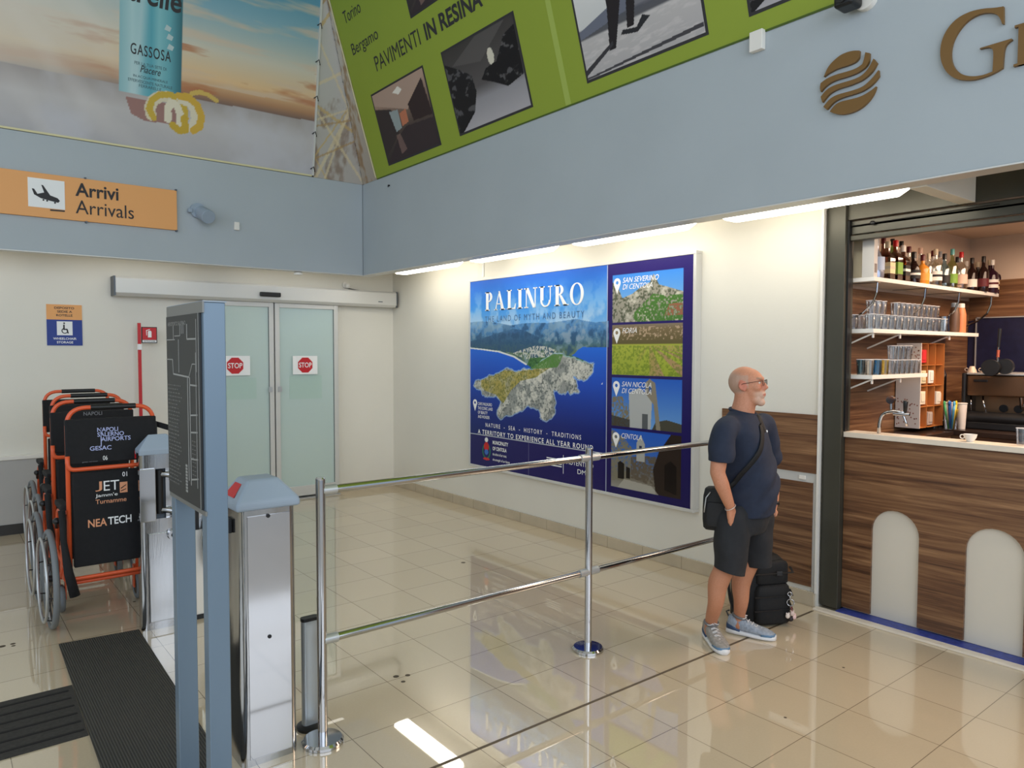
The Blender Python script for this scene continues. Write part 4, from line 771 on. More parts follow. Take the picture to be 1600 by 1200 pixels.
mk('braille_lines', dots, mat('worn_engraving', rgb(98,98,94), .5), t, world=True)
u, v = sp(.06, .035); mk('engraved_title', text_mb('AEROPORTO SALERNO', SP, u, v-.012, .24, .014, 0, .0012), MATS['engraving'], t, world=True)

# ------------------------------------------------------------ turnstile pedestals
def pedestal_body(x0, x1, y0, y1, z0, z1, r=.03, n=5):
    c = []
    for cx, cy, a in ((x1-r,y1-r,0),(x0+r,y1-r,90),(x0+r,y0+r,180),(x1-r,y0+r,270)): c += arc(cx, cy, r, a, a+90, n)
    return MB().rings([[(x,y,z) for x, y in c] for z in (z0, z1)])
def lid(x0, x1, y0, y1, z):
    a = .016; q = [(x0-a,y0-a,z),(x1+a,y0-a,z),(x1+a,y1+a,z),(x0-a,y1+a,z)]
    return MB().rings([q, [(p[0],p[1],z+.035) for p in q], [(x0+.05,y0+.04,z+.125),(x1-.06,y0+.04,z+.125),(x1-.06,y1-.04,z+.125),(x0+.05,y1-.04,z+.125)]])
t = thing('turnstile_pedestal', 'near polished steel turnstile cabinet with grey lid beside the barrier post', 'turnstile', (1.12,3.3,0))
mk('cabinet', pedestal_body(1.0,1.245,3.09,3.30,0,1.115), M_brushed, t, world=True, auto=True)
mk('lid', lid(1.0,1.245,3.09,3.30,1.105), M_lid, t, world=True, bevel=.012, seg=3)
mk('front_sheet', MB().box(1.032,3.086,.03, 1.215,3.0895,1.08), M_chrome, t, world=True)
for z in (1.075, .55): mk('screw_hole', MB().cyl((1.12,3.087,z), (1.12,3.083,z), .0085, n=14), M_black, t, world=True)
mk('warning_label', MB().add([(.994,3.26,1.158),(.994,3.14,1.158),(1.034,3.16,1.21),(1.034,3.24,1.21)], [(0,1,2,3)]).add([(.996,3.26,1.157),(.996,3.14,1.157),(1.036,3.16,1.209),(1.036,3.24,1.209)], [(3,2,1,0)]), M_red, t, world=True)
mk('latch', MB().box(.982,3.18,1.0, 1.0,3.25,1.06), M_black, t, world=True, bevel=.004)
t = thing('turnstile_pedestal', 'far polished steel turnstile cabinet with lock and rollers beside the wheelchairs', 'turnstile', (1.13,5.2,0))
mk('lower_cabinet', pedestal_body(1.015,1.26,5.03,5.14,0,.71), M_brushed, t, world=True, auto=True)
mk('recess', MB().box(1.04,5.07,.71, 1.235,5.15,1.03), M_bluegreyd, t, world=True)
mk('upper_cabinet', pedestal_body(1.015,1.26,5.03,5.14,1.03,1.135), M_brushed, t, world=True, auto=True)
mk('lid', lid(1.032,1.25,5.045,5.135,1.12), M_lid, t, world=True, bevel=.012, seg=3)
mk('side_plate', MB().box(1.01,5.01,.70, 1.105,5.045,1.035), M_chrome, t, world=True, bevel=.004)
p = mk('door', MB().box(1.06,5.022,.05, 1.25,5.031,.62), M_brushed, t, world=True, bevel=.003)
mk('door_gap', MB().box(1.055,5.027,.045, 1.058,5.0295,.625), M_black, t, world=True)
mk('lock', MB().cyl((1.20,5.03,.60), (1.20,4.995,.60), .035, .03, n=24), M_chrome, t, world=True, auto=True)
mk('keyhole', MB().cyl((1.20,4.996,.60), (1.20,4.992,.60), .014, n=16), M_black, t, world=True)
mk('roller', MB().cyl((1.135,5.05,.74), (1.135,5.05,1.02), .022, n=20), M_black, t, world=True, auto=True)
for z in (.76, .99): mk('roller_arm', MB().tube(round_path([(1.14,5.05,z),(1.18,5.03,z),(1.22,5.0,z-.01),(1.22,5.0,z-.05)], .03), .02, 12), M_chrome, t, world=True, auto=True)
mk('inner_sheet', MB().box(1.17,5.045,.71, 1.235,5.055,1.03), M_chrome, t, world=True)
t = thing('gate_wing', 'low white gate panel with black edges seen between the board posts', 'gate', (1.5,5.06,0))
mk('panel', MB().box(1.27,5.05,.03, 1.80,5.07,.60), M_white, t, world=True, bevel=.003)
mk('edge', MB().box(1.27,5.045,0, 1.80,5.075,.03).box(1.27,5.045,.60, 1.37,5.075,.84), M_black, t, world=True)
mk('upper_panel', MB().box(1.37,5.05,.60, 1.80,5.07,.84), M_brushed, t, world=True)
mk('hub_cover', MB().ell((1.43,4.99,.52), (.065,.06,.17)), M_brushed, t, world=True, smooth=True)

# ------------------------------------------------------------ steel barrier: posts and rails are one welded railing
t = thing('barrier_railing', 'polished steel two-rail barrier with three posts crossing the hall to the waiting man', 'railing', (3.04,3.09,0))
for x in (1.36, 3.04, 4.72):
    p = mk('post', MB().cyl((x,3.09,.02), (x,3.09,1.205), .0215, n=24).lathe([(.0215,0),(.022,.006),(.018,.012)], (x,3.09,1.203), 24), M_chrome, t, world=True, auto=True)
    b = mk('base_plate', MB().lathe([(.094,0),(.094,.012),(.085,.022),(.026,.024)], (x,3.09,.001), 36), M_chrome, t, world=True, auto=True)
for z in (1.155, .472):
    for xa, xb in ((1.38,3.02),(3.06,4.70)):
        r_ = mk('rail', MB().cyl((xa,3.09,z), (xb,3.09,z), .0175, n=20), M_chrome, t, world=True, auto=True)
        for x, s_ in ((xa, 1), (xb, -1)): c = mk('rail_socket', MB().cyl((x-.012*s_,3.09,z), (x+.055*s_,3.09,z), .0225, n=20), M_alu, t, world=True, auto=True)
t = thing('floor_bollard', 'short slim silver column with black cap and foot between turnstile and barrier post', 'bollard', (1.37,3.26,0))
mk('column', pedestal_body(1.332,1.412,3.235,3.275,.02,.515,.015), mat('satin_aluminium', rgb(176,182,184), .3, .5), t, world=True, auto=True)
mk('cap', pedestal_body(1.330,1.414,3.233,3.277,.515,.53,.016), M_black, t, world=True, auto=True)
mk('foot', MB().lathe([(.065,0),(.065,.012),(.05,.02)], (1.372,3.255,0), 24), M_black, t, world=True, auto=True)
t = thing('belt_post', 'black belt barrier post behind the wheelchairs', 'barrier post', (1.41,6.5,0))
mk('pole', MB().cyl((1.41,6.5,.02), (1.41,6.5,1.15), .03), M_chrome, t, world=True, auto=True)
mk('belt_head', MB().box(1.375,6.465,1.0, 1.445,6.535,1.2), M_black, t, world=True, bevel=.006)
mk('base', MB().lathe([(.17,0),(.17,.012),(.05,.03)], (1.41,6.5,0), 28), M_black, t, world=True, auto=True)
o = mk('belt', MB().add([(1.44,6.5,1.16),(1.62,6.3,1.09),(1.62,6.3,1.14),(1.44,6.5,1.205),(1.443,6.504,1.16),(1.623,6.304,1.09),(1.623,6.304,1.14),(1.443,6.504,1.205)], [(0,1,2,3),(7,6,5,4),(0,4,5,1),(3,2,6,7),(1,5,6,2),(0,3,7,4)]), M_strap, t, world=True)

# ------------------------------------------------------------ wheelchairs (built once, copied three times)
def make_chair():
    t = thing('wheelchair', '', 'wheelchair', (0,0,0), group='orange and black airport wheelchairs parked nose to tail')
    hw = .245
    path = round_path([(-hw,0,.40),(-hw,0,1.425),(hw,0,1.425),(hw,0,.40)], .11, 8)
    mk('back_frame', MB().tube(path, .0135, 12), M_orange, t, smooth=True)
    mk('grip', MB().cyl((-.115,0,1.425), (.14,0,1.425), .017, n=16), M_black, t, auto=True)
    up = MB().rings([[(x,y,z) for x, y in ((-hw-.012,-.022),(hw+.012,-.022),(hw+.014,.02),(-hw-.014,.02))] for z in (1.075,1.2,1.355)])
    mk('upper_back', up, M_blackfab, t, bevel=.008)
    mk('cross_tube', MB().tube(round_path([(-hw-.004,-.024,1.13),(-hw-.004,-.03,1.045),(hw+.004,-.03,1.045),(hw+.004,-.024,1.13)], .05, 6), .0135, 10), M_orange, t, smooth=True)
    lo = MB().rings([[(-.225,-.02,z),(.225 if z > .5 else .19,-.02,z),(.225 if z > .5 else .19,.02,z),(-.225,.02,z)] for z in (.43,1.02)])
    mk('lower_back', lo, M_blackfab, t, bevel=.008)
    mk('bottom_rail', MB().cyl((-.22,-.01,.36), (.25,-.01,.36), .012).cyl((-.22,.03,.325), (.25,.03,.325), .012), M_orange, t, auto=True)
    for s in (-1, 1):
        x = s*.262
        f = MB().tube(round_path([(x,.0,.78),(x,.36,.74),(x,.42,.50),(x,.42,.22)], .06), .012, 10).tube(round_path([(x,0,.40),(x,.42,.46)], .01), .012, 10).tube([(x,.0,.60),(x,.25,.33),(x,.42,.30)], .011, 8).tube(round_path([(x,.10,.74),(x,.14,.40),(x,.25,.32)], .05), .014, 8)
        f.prism([(.12,.32),(.30,.32),(.26,.50),(.20,.72),(.14,.72)], lambda u, v, w, x=x: (x+w, u, v), -.004, .004)
        mk('side_frame', f, M_orange, t, smooth=False)
        mk('armrest', MB().rings([[(x-.025,y,z-.02),(x+.025,y,z-.02),(x+.025,y,z+.02),(x-.025,y,z+.02)] for y, z in ((.02,.80),(.3,.80))]), M_blackfab, t, bevel=.01)
        mk('brake_lever', MB().tube([(s*.29,.18,.66),(s*.30,.10,.72),(s*.31,.03,.73)], .012, 8).ell((s*.31,.02,.73), (.022,.03,.022)), M_black, t, smooth=True)
        wx = s*.325; c = (wx,.25,.317)
        wh = mk('wheel', MB().torus(c, (1,0,0), .298, .019, 48, 10), M_rubber, t, smooth=True)
        mk('rim', MB().torus(c, (1,0,0), .275, .009, 48, 8), M_alu, wh, smooth=True)
        sp_ = MB()
        for k in range(16):
            a = 2*PI*k/16; sp_.tube([(wx+(.018 if k % 2 else -.018),.25,.317), (wx,.25+.274*math.cos(a),.317+.274*math.sin(a))], .0022, 5)
        mk('spokes', sp_, M_black, wh); mk('hub', MB().cyl((wx-.03,.25,.317), (wx+.03,.25,.317), .022), M_black, wh, auto=True)
        hr = mk('handrim', MB().torus((wx+s*.045,.25,.317), (1,0,0), .262, .0095, 48, 8), M_alu, wh, smooth=True)
        lg = MB()
        for k in range(8): a = 2*PI*k/8+.2; lg.tube([(wx+s*.045,.25+.262*math.cos(a),.317+.262*math.sin(a)), (wx,.25+.276*math.cos(a),.317+.276*math.sin(a))], .004, 6)
        mk('handrim_tabs', lg, M_black, wh)
        cx = s*.235
        mk('caster_fork', MB().box(cx-.028,.50,.09, cx-.02,.55,.24).box(cx+.02,.50,.09, cx+.028,.55,.24).box(cx-.028,.50,.235, cx+.028,.55,.25).cyl((cx,.525,.25), (cx,.50,.34), .012), M_orange, t)
        cw = mk('caster', MB().torus((cx,.535,.095), (1,0,0), .076, .019, 28, 8), M_rubber, t, smooth=True)
        mk('caster_hub', MB().cyl((cx-.014,.535,.095), (cx+.014,.535,.095), .06, n=20), M_black, cw, auto=True)
        mk('front_tube', MB().tube(round_path([(x,.42,.22),(x,.47,.30),(cx,.50,.34)], .04), .012, 8), M_orange, t, smooth=True)
    mk('seat_sling', MB().rings([[(-.25,y,.48),(.25,y,.48),(.25,y,.50),(-.25,y,.50)] for y in (.03,.40)]), M_blackfab, t, bevel=.006)
    mk('legrest_pad', MB().tube([(-.285,-.02,.80),(-.28,-.04,.60),(-.262,-.06,.42),(-.232,-.07,.27)], [.02,.018,.026,.03], 10), M_blackfab, t, smooth=True)
    return t
proto = make_chair()
CF = frame((0,-.0225,0), (1,0,0), (0,0,1), (0,-1,0)); CG = frame((0,-.0205,0), (1,0,0), (0,0,1), (0,-1,0))
cl = ['front orange and black wheelchair, back marked 06 and 01 with JET lettering', 'second wheelchair in the row, pushed up behind the front one, NAPOLI on its back', 'third wheelchair from the front of the parked row', 'last wheelchair of the parked row, nearest the back wall']
spots_ = [(.899,5.226),(.897,5.892),(.979,6.66),(1.012,7.43)]
chairs = [dup(proto, (x,y,0), label=cl[i+1]) for i, (x, y) in enumerate(spots_[1:])]
proto.location = (*spots_[0], 0); proto['label'] = cl[0]
lv = mat('lavender_lettering', rgb(176,184,226), .6); og = mat('peach_lettering', rgb(224,156,116), .6); gy = mat('grey_lettering', rgb(120,120,124), .6)
ub = next(c for c in proto.children if c.name.startswith('upper_back')); lb = next(c for c in proto.children if c.name.startswith('lower_back'))
def ct(s, x, z, w_, h, m, fr=CF, **k): return text_mb(s, fr, x, z, w_, h, 0, .0012, **k)
mk('airport_lettering', merge(ct('NAPOLI', -.084,1.270,.117,.027, lv, bold=.012), ct('SALERNO', -.084,1.240,.150,.027, lv, bold=.012), ct('AIRPORTS', -.064,1.209,.168,.027, lv, bold=.012), ct('GESAC', -.127,1.155,.12,.027, lv, bold=.012), MB().prism([(-.066,1.18),(-.061,1.18),(-.061,1.29),(-.066,1.29)], CF, 0, .0012)), lv, ub)
mk('chair_number', ct('06', -.056,1.090,.026,.028, lv), M_inkw, ub)
mk('maker_mark', ct('gesac services', -.17,1.082,.085,.009, lv), gy, ub)
mk('red_tag', MB().box(.125,-.03,1.085, .185,-.0225,1.135), M_red, ub)
mk('jet_lettering', merge(ct('ET', -.055,.895,.088,.062, og, fr=CG, bold=.0)), M_inkw, lb)
mk('jet_initial', merge(ct('J', -.102,.895,.038,.062, og, fr=CG)), og, lb)
mk('jet_badge', MB().prism([(.036,.872),(.08,.872),(.08,.94),(.036,.94)], CG, 0, .0012), og, lb)
mk('badge_wave', MB().prism([(.042,.896),(.072,.918),(.074,.924),(.042,.904)], CG, .0012, .002).prism([(.042,.88),(.072,.892),(.072,.897),(.042,.886)], CG, .0012, .002), M_blackfab, lb)
mk('slogan_lettering', ct("Jamm'e", -.102,.852,.125,.027, og, fr=CG, bold=.006), M_inkw, lb)
mk('slogan_lettering', ct('Turnamme', -.102,.815,.175,.028, og, fr=CG, bold=.006), og, lb)
mk('chair_number', ct('01', .052,.975,.028,.030, lv, fr=CG, bold=.01), M_inkw, lb)
mk('brand_lettering', merge(ct('TECH', -.035,.675,.135,.05, og, fr=CG, bold=.02)), M_inkw, lb); mk('brand_lettering', merge(ct('NEA', -.146,.672,.105,.05, og, fr=CG, bold=.02)), og, lb)
ub2 = next(c for c in chairs[0].children if c.name.startswith('upper_back'))
mk('airport_lettering', text_mb('NAPOLI', CF, -.06, 1.325, .115, .026, 0, .0012, .008), gy, ub2)

# ------------------------------------------------------------ bar front
t = thing('roller_shutter', 'dark metal frame of the bar opening with raised shutter and post', 'bar frame', (4.85,2.56,0))
mk('post', MB().box(4.83,2.49,.02, 4.95,2.618,2.975), M_dark, t, world=True, bevel=.003)
mk('post_guide', MB().box(4.86,2.478,1.245, 4.90,2.49,2.66), M_black, t, world=True)
mk('header_panel', MB().box(4.86,-2.0,2.665, 4.94,2.49,2.975), M_dark, t, world=True, bevel=.002)
mk('shutter_slat', MB().box(4.89,-2.0,2.615, 4.93,2.478,2.660), M_dark, t, world=True, bevel=.004)
mk('shutter_slat', MB().box(4.89,-2.0,2.570, 4.93,2.478,2.635), M_dark, t, world=True, bevel=.004)
mk('bottom_slat', MB().box(4.875,-2.0,2.528, 4.93,2.478,2.562), M_dark, t, world=True, bevel=.004)
mk('pull_wire', MB().tube([(4.872,2.47,2.625),(4.872,2.3,2.628),(4.872,1.6,2.64)], .003, 6).ell((4.87,2.33,2.628), (.012,.018,.014)), M_black, t, world=True)
t = thing('bar_counter', 'walnut laminate bar counter with pale rounded arches and white top edge', 'bar counter', (4.95,.8,0))
arch = []; y = 2.487
pts = [(-2.487,.03)]
for (ya, yb, zt_) in ((2.294,1.994,.751),(1.728,1.417,.743),(1.15,.84,.743),(.57,.26,.743)):
    c = -(ya+yb)/2; r = (ya-yb)/2; pts += [(-ya,.03)] + [(c+r*math.cos(math.radians(a)), zt_-r+r*math.sin(math.radians(a))) for a in range(180,-1,-12)] + [(-yb,.03)]
pts += [(2.0,.03),(2.0,1.20),(-2.487,1.20)]
mk('wood_front', MB().prism(pts, BA, -.02, 0), M_woody, t, world=True)
mk('arch_backing', MB().box(4.902,-2.0,.02, 4.92,2.487,1.2), M_arch, t, world=True)
mk('carcass', MB().box(4.92,-2.0,.0, 5.02,2.487,1.19), M_dark, t, world=True)
mk('top_slab', MB().box(4.855,-2.0,1.205, 5.02,2.487,1.24), M_marble, t, world=True, bevel=.003)
struct('trim_7', MB().box(4.735,-2.0,0, 4.80,2.618,.014), M_marble, bevel=.003)
struct('trim_8', MB().box(4.80,-2.0,0, 4.905,2.487,.018), M_toe)
# wood panels on the wall by the man
t = thing('wood_cladding', 'pair of walnut panels on the wall behind the man, split by a pale strip', 'wall panel', (4.80,2.9,.7))
mk('upper_panel', MB().box(4.795,2.64,.935, 4.809,3.42,1.345), M_woody, t, world=True, bevel=.001)
mk('lower_panel', MB().box(4.795,2.665,.135, 4.809,3.42,.868), M_woody, t, world=True, bevel=.001)
mk('strip', MB().box(4.802,2.636,.868, 4.809,3.42,.935).box(4.802,2.636,.1, 4.809,2.665,.87), M_aluwhite, t, world=True)
mk('strip_clip', MB().box(4.792,2.72,.885, 4.803,2.77,.912), M_white, t, world=True, bevel=.003)

# ------------------------------------------------------------ inside the bar
plaster = noisy('warm_plaster', rgb(208,186,166), .7, 2, .02)
struct('wall_bar_side', MB().box(4.95,2.62,0, 7.4,2.72,2.80), plaster); struct('wall_bar_rear', MB().box(7.3,-2.0,0, 7.4,2.62,2.80), plaster)
struct('wall_bar_far', MB().box(4.94,-2.1,0, 7.4,-2.0,2.98), plaster); struct('ceiling_bar', MB().box(4.94,-2.0,2.79, 7.4,2.72,2.84), plaster)
struct('trim_9', MB().box(4.95,2.608,.0, 7.29,2.62,2.235), M_woodx); struct('trim_10', MB().box(7.288,-2.0,.0, 7.30,2.608,2.41), M_woody)
t = thing('splash_panel', 'dark navy splash panel with pale edge behind the coffee machine', 'panel', (7.27,2.0,1.6))
mk('panel', MB().box(7.26,-.5,1.0, 7.288,2.53,2.08), M_navy, t, world=True); mk('edge', MB().box(7.25,-.5,2.08, 7.288,2.54,2.09).box(7.25,2.53,1.0, 7.262,2.54,2.09), M_alu, t, world=True)
o = mk('navy_strip', MB().box(7.27,2.545,1.0, 7.288,2.605,2.06), M_navy); tag(o, 'narrow navy strip in the corner behind the second shelf', 'panel')
def shelf(x0, x1, zt_, label, braces):
    t = thing('wall_shelf', label, 'shelf', ((x0+x1)/2,2.48,zt_), group='white bar shelves')
    mk('board', MB().box(x0,2.35,zt_-.028, x1,2.606,zt_), M_white, t, world=True, bevel=.002)
    for x, big in braces:
        if big: mk('bracket', MB().tube([(x,2.37,zt_-.03),(x,2.375,zt_-.10),(x,2.40,zt_-.17),(x,2.47,zt_-.235),(x,2.60,zt_-.29)], .008, 8).box(x-.02,2.36,zt_-.034, x+.02,2.60,zt_-.029), M_chrome, t, world=True, smooth=False)
        else: mk('bracket', MB().tube([(x,2.37,zt_-.03),(x,2.60,zt_-.13)], .006, 6).box(x-.006,2.365,zt_-.06, x+.006,2.375,zt_-.028), M_white, t, world=True)
    return t
shelf(4.962, 7.2, 2.285, 'topmost white shelf crowded with bottles of spirits', ((5.05,1),(5.80,1),(6.42,1),(7.1,1)))
shelf(4.962, 6.78, 1.938, 'middle white shelf with rows of drinking glasses and squeeze bottles', ((5.0,0),(5.40,0),(6.25,0)))
shelf(4.962, 5.82, 1.625, 'lowest short white shelf with coloured and clear tumblers', ((5.0,0),(5.42,0)))

# bottles: profile, glass, label band, cap
def bottle_mesh(kind):
    p = {'round': [(.0,.0),(.044,.0),(.047,.01),(.047,.17),(.042,.195),(.016,.225),(.0135,.24),(.0135,.285)],
         'tall': [(.0,.0),(.039,.0),(.041,.01),(.041,.19),(.034,.215),(.014,.25),(.0125,.31)],
         'square': [(.0,.0),(.052,.0),(.053,.01),(.053,.16),(.046,.18),(.016,.205),(.015,.25)],
         'squat': [(.0,.0),(.05,.0),(.054,.03),(.05,.10),(.03,.15),(.018,.175),(.016,.21)],
         'flask': [(.0,.0),(.045,.0),(.046,.06),(.04,.15),(.022,.20),(.016,.22),(.015,.26)],
         'slim': [(.0,.0),(.026,.0),(.027,.01),(.027,.2),(.02,.23),(.012,.25),(.011,.30)]}[kind]
    return p
def tinted(nm, c, a=.5):
    if nm in MATS: return MATS[nm]
    m = glassy(nm, c, .12, .08); return m
GL = {'clear': tinted('clear_bottle_glass', (.86,.86,.82)), 'amber': tinted('whiskey_glass', (.34,.12,.03)), 'green': tinted('green_bottle_glass', (.45,.62,.30)), 'dark': mat('dark_bottle_glass', rgb(34,18,16), .08), 'purple': mat('dark_wine_glass', rgb(44,20,34), .1),
      'olive': tinted('olive_bottle_glass', (.66,.70,.40)), 'silver': mat('silver_bottle', rgb(150,156,172), .2, .6), 'orange': mat('orange_bottle', rgb(220,140,50), .2), 'blue': tinted('blue_bottle_glass', (.5,.7,.8))}
def bottle(x, y, kind, glass, capc, labc, label, top, lh=(.05,.13), logo=None):
    t = thing('spirit_bottle', label, 'bottle', (x,y,2.285), group='spirit bottles on the topmost shelf'); p = bottle_mesh(kind); H = p[-1][1]; k = top/(H+.03)
    n = 4 if kind == 'square' else 18
    def lt(pr, n=n):
        m = MB().lathe(pr, (0,0,0), n)
        if n == 4: m.v = [((a-b)*.7071*1.0, (a+b)*.7071*1.0, c) for a, b, c in m.v]
        return m
    pr = [(r, z*k) for r, z in p]; mk('glass_body', lt(pr), GL[glass], t, auto=True)
    rr = max(r for r, z in p)+.0012; mk('paper_label', lt([(rr,lh[0]*k),(rr,lh[1]*k)]), mat('label_'+labc[0], rgb(*labc[1]), .6), t, auto=True)
    if logo: mk('label_mark', lt([(rr+.0008,(lh[0]*.6+lh[1]*.4)*k),(rr+.0008,(lh[0]*.35+lh[1]*.65)*k)]), mat('mark_'+logo[0], rgb(*logo[1]), .6), t, auto=True)
    cr = p[-1][0]+.003; mk('cap', MB().lathe([(cr,H*k-.012),(cr,H*k+.03),(cr*.9,H*k+.034)], (0,0,0), 16), mat('cap_'+capc[0], rgb(*capc[1]), .35), t, auto=True)
    return t
CR = ('cream',(226,206,160)); WH = ('white',(232,226,216)); BK_ = ('black',(28,26,26)); GR = ('green',(120,160,60)); OR = ('orange',(226,150,60)); RD = ('red',(190,30,36)); BE = ('beige',(200,186,160)); TQ = ('turquoise',(96,168,164)); LB_ = ('pale_blue',(170,184,206)); DR = ('wine',(90,24,30)); PK = ('pinkish',(214,180,160)); SV = ('silver',(150,152,158))
bl_ = [
 (1368,2.42,'squat','silver',SV,LB_,'silvery squat bottle with pale blue base, leftmost bottle on the topmost shelf',.25,None),
 (1379,2.55,'round','amber',DR,BE,'tall amber bottle with beige neck label behind the silvery squat bottle',.31,None),
 (1386,2.43,'square','amber',BE,CR,'square whiskey bottle with plain cream label',.25,BE),
 (1393,2.55,'tall','green',BK_,GR,'green bottle with black cap in the back row',.31,None),
 (1398,2.43,'square','amber',RD,GR,'square bottle with pale green label and red cap',.27,None),
 (1407,2.53,'tall','clear',BK_,WH,'clear tall bottle with black cap behind the black label whiskey',.30,None),
 (1410,2.42,'square','amber',WH,BK_,'square whiskey bottle with black label and white print',.24,WH),
 (1419,2.52,'round','clear',DR,BK_,'clear bottle with dark wine cap in the back row',.27,None),
 (1427,2.43,'flask','dark',BK_,BK_,'dark round-shouldered bottle with a white ring on its black label',.21,WH),
 (1437,2.54,'round','clear',PK,PK,'clear bottle with pinkish neck in the back row',.285,None),
 (1441,2.43,'round','orange',DR,OR,'orange bottle with dark red cap',.20,None),
 (1450,2.44,'slim','clear',BE,WH,'slim clear bottle just right of the orange bottle',.22,None),
 (1457,2.53,'round','clear',DR,BE,'clear bottle with brown cap in the back row',.28,None),
 (1461,2.42,'round','clear',BE,WH,'clear bottle with round dark badge on white label',.26,BK_),
 (1468,2.55,'slim','clear',SV,WH,'slim clear bottle with steel pourer',.29,None),
 (1475,2.43,'tall','blue',BK_,BK_,'pale blue clear bottle with square black cap',.24,None),
 (1487,2.43,'tall','olive',TQ,GR,'olive green bottle with turquoise cap',.29,None),
 (1495,2.54,'tall','clear',BK_,PK,'clear bottle with black cap behind the red capped one',.27,None),
 (1501,2.42,'round','clear',RD,PK,'clear bottle with bright red cap and pale label',.28,None),
 (1509,2.54,'round','clear',WH,PK,'clear bottle with white cap right of the red capped one',.25,None),
 (1518,2.44,'tall','dark',BK_,WH,'dark bottle with black cap and small white label',.255,None),
 (1527,2.53,'round','dark',BE,WH,'dark bottle with large white label and silver neck',.26,None),
 (1536,2.37,'tall','dark',BK_,DR,'dark red-brown bottle with tall black cap',.265,None),
 (1543,2.43,'tall','purple',BE,BE,'dark bottle with pale neck foil in the back row',.265,None),
 (1551,2.375,'round','purple',WH,WH,'dark purple bottle with white label, pale capsule, near the shelf end',.255,DR),
 (1558,2.41,'round','purple',WH,CR,'last dark bottle at the right end of the topmost shelf',.25,DR)]
SHX = [(5.186,2.273),(5.29,2.279),(5.358,2.283),(5.427,2.287),(5.477,2.29),(5.568,2.296),(5.599,2.298),(5.693,2.303),(5.779,2.308),(5.888,2.315),(5.932,2.318),(6.034,2.324),(6.114,2.329),(6.161,2.332),(6.243,2.337),(6.328,2.342),(6.476,2.351),(6.577,2.357),(6.655,2.361),(6.76,2.368),(6.881,2.375),(7.005,2.383),(7.132,2.39),(7.277,2.399),(7.336,2.403),(7.442,2.409)]
for i, (px_, y, kind, gl, cp, lbl, label, top, lg) in enumerate(bl_):
    x = SHX[i][0]*(y/2.45); bottle(x, y, kind, gl, cp, lbl, label, top*1.08, logo=lg)
def bx(x0, x1, y0, y1, z0, h, m, name, label, cat, det=None, dm=None):
    t = thing(name, label, cat, ((x0+x1)/2,(y0+y1)/2,z0)); mk('carton', MB().box(x0,y0,z0, x1,y1,z0+h), m, t, world=True, bevel=.002)
    mk('printed_band', MB().box(x0+.01,y0-.001,z0+h*.1, x1-.01,y0,z0+h*.3), dm, t, world=True)
bx(4.967,5.02,2.36,2.44,2.285,.30, mat('grey_white_card', rgb(200,196,190), .6), 'bottle_carton', 'grey-white bottle carton at the left end of the topmost shelf', 'carton', dm=mat('card_print', rgb(120,110,104), .6))
bx(5.03,5.08,2.47,2.55,2.285,.33, mat('cream_card', rgb(206,196,170), .6), 'bottle_carton', 'cream bottle carton beside the silvery squat bottle', 'carton', dm=MATS['card_print'])

# glasses: one tumbler built once, then copied
def tumbler(h=.095, r=.033, nm='drinking_glass', m=None):
    t = thing(nm, '', 'glass', (0,0,0)); n = 16
    mk('bowl', MB().lathe([(r*.82,0),(r,h)], (0,0,0), n, cap=False).lathe([(r*.97,h),(r*.8,.012)], (0,0,0), n, cap=False).lathe([(r*.8,.0),(r*.8,.012)], (0,0,0), n), m or M_glass, t, auto=True)
    mk('rim', MB().torus((0,0,h), (0,0,1), r*.985, .0026, n, 6), mat('glass_rim', (.75,.75,.75), .1, spec=.8), t, smooth=True); return t
g1 = tumbler(.10, .034)
def put(label, group, x, y, z, first=[True]):
    if first[0]: first[0] = False; g1.location = (x,y,z); r = g1
    else: r = dup(g1, (x,y,z))
    r['label'] = label; r['group'] = group
z2 = 1.938
k = 0
z3 = 1.625
ORD = ['leftmost','second','third','fourth','fifth','sixth','seventh','eighth','ninth','tenth','eleventh','twelfth']
def nth(i): return ORD[i] if i == 0 else ORD[i]+' from the left'
for i in range(11): put('clear tumbler on the middle shelf, front row, '+nth(i), 'tumblers on the middle shelf', 5.02+i*.105, 2.40, z2)
for i in range(11): put('clear tumbler on the middle shelf, back row, '+nth(i), 'tumblers on the middle shelf', 5.02+i*.105, 2.52, z2)
for i, x in enumerate((5.15,5.23,5.31)): put('clear tumbler stacked on top at the left of the middle shelf, '+nth(i), 'tumblers on the middle shelf', x, 2.46, z2+.1015)
for i in range(9): put('clear upper-tier tumbler in the right stack of the middle shelf, '+nth(i), 'tumblers on the middle shelf', 5.52+i*.085, 2.46, z2+.1015)
for i in range(2): put(['clear glass just left of the steel milk jug', 'clear glass behind the one just left of the steel milk jug'][i], 'glasses beside the milk jug', 6.195, 2.40+i*.11, z2)
for i in range(6): put('clear tumbler standing on the lowest shelf right of the orange one, '+nth(i), 'tumblers on the lowest shelf', 5.34+i*.078, 2.40, z3)
for i in range(4): put('clear tumbler in the upper tier of the lowest shelf, '+nth(i), 'tumblers on the lowest shelf', 5.40+i*.08, 2.42, z3+.1015)
for i, (c, nm) in enumerate((((.9,.86,.8),'clear patterned'),((.45,.62,.66),'dusky teal'),((.35,.66,.78),'bright teal'),((.92,.92,.9),'clear chequered'),((.95,.86,.55),'yellow'),((.95,.55,.3),'orange'))):
    t = tumbler(.105, .03, 'coloured_glass', glassy('tint_%d' % i, c, .14)); t.location = (5.0+i*.055, 2.39+.085*(i % 2), z3); t['label'] = nm+' patterned tumbler at the left of the lowest shelf' if 'patterned' not in nm else 'clear patterned tumbler, leftmost on the lowest shelf'
t = thing('milk_jug', 'polished steel milk jug at the right of the glasses on the middle shelf', 'jug', (6.28,2.43,z2))
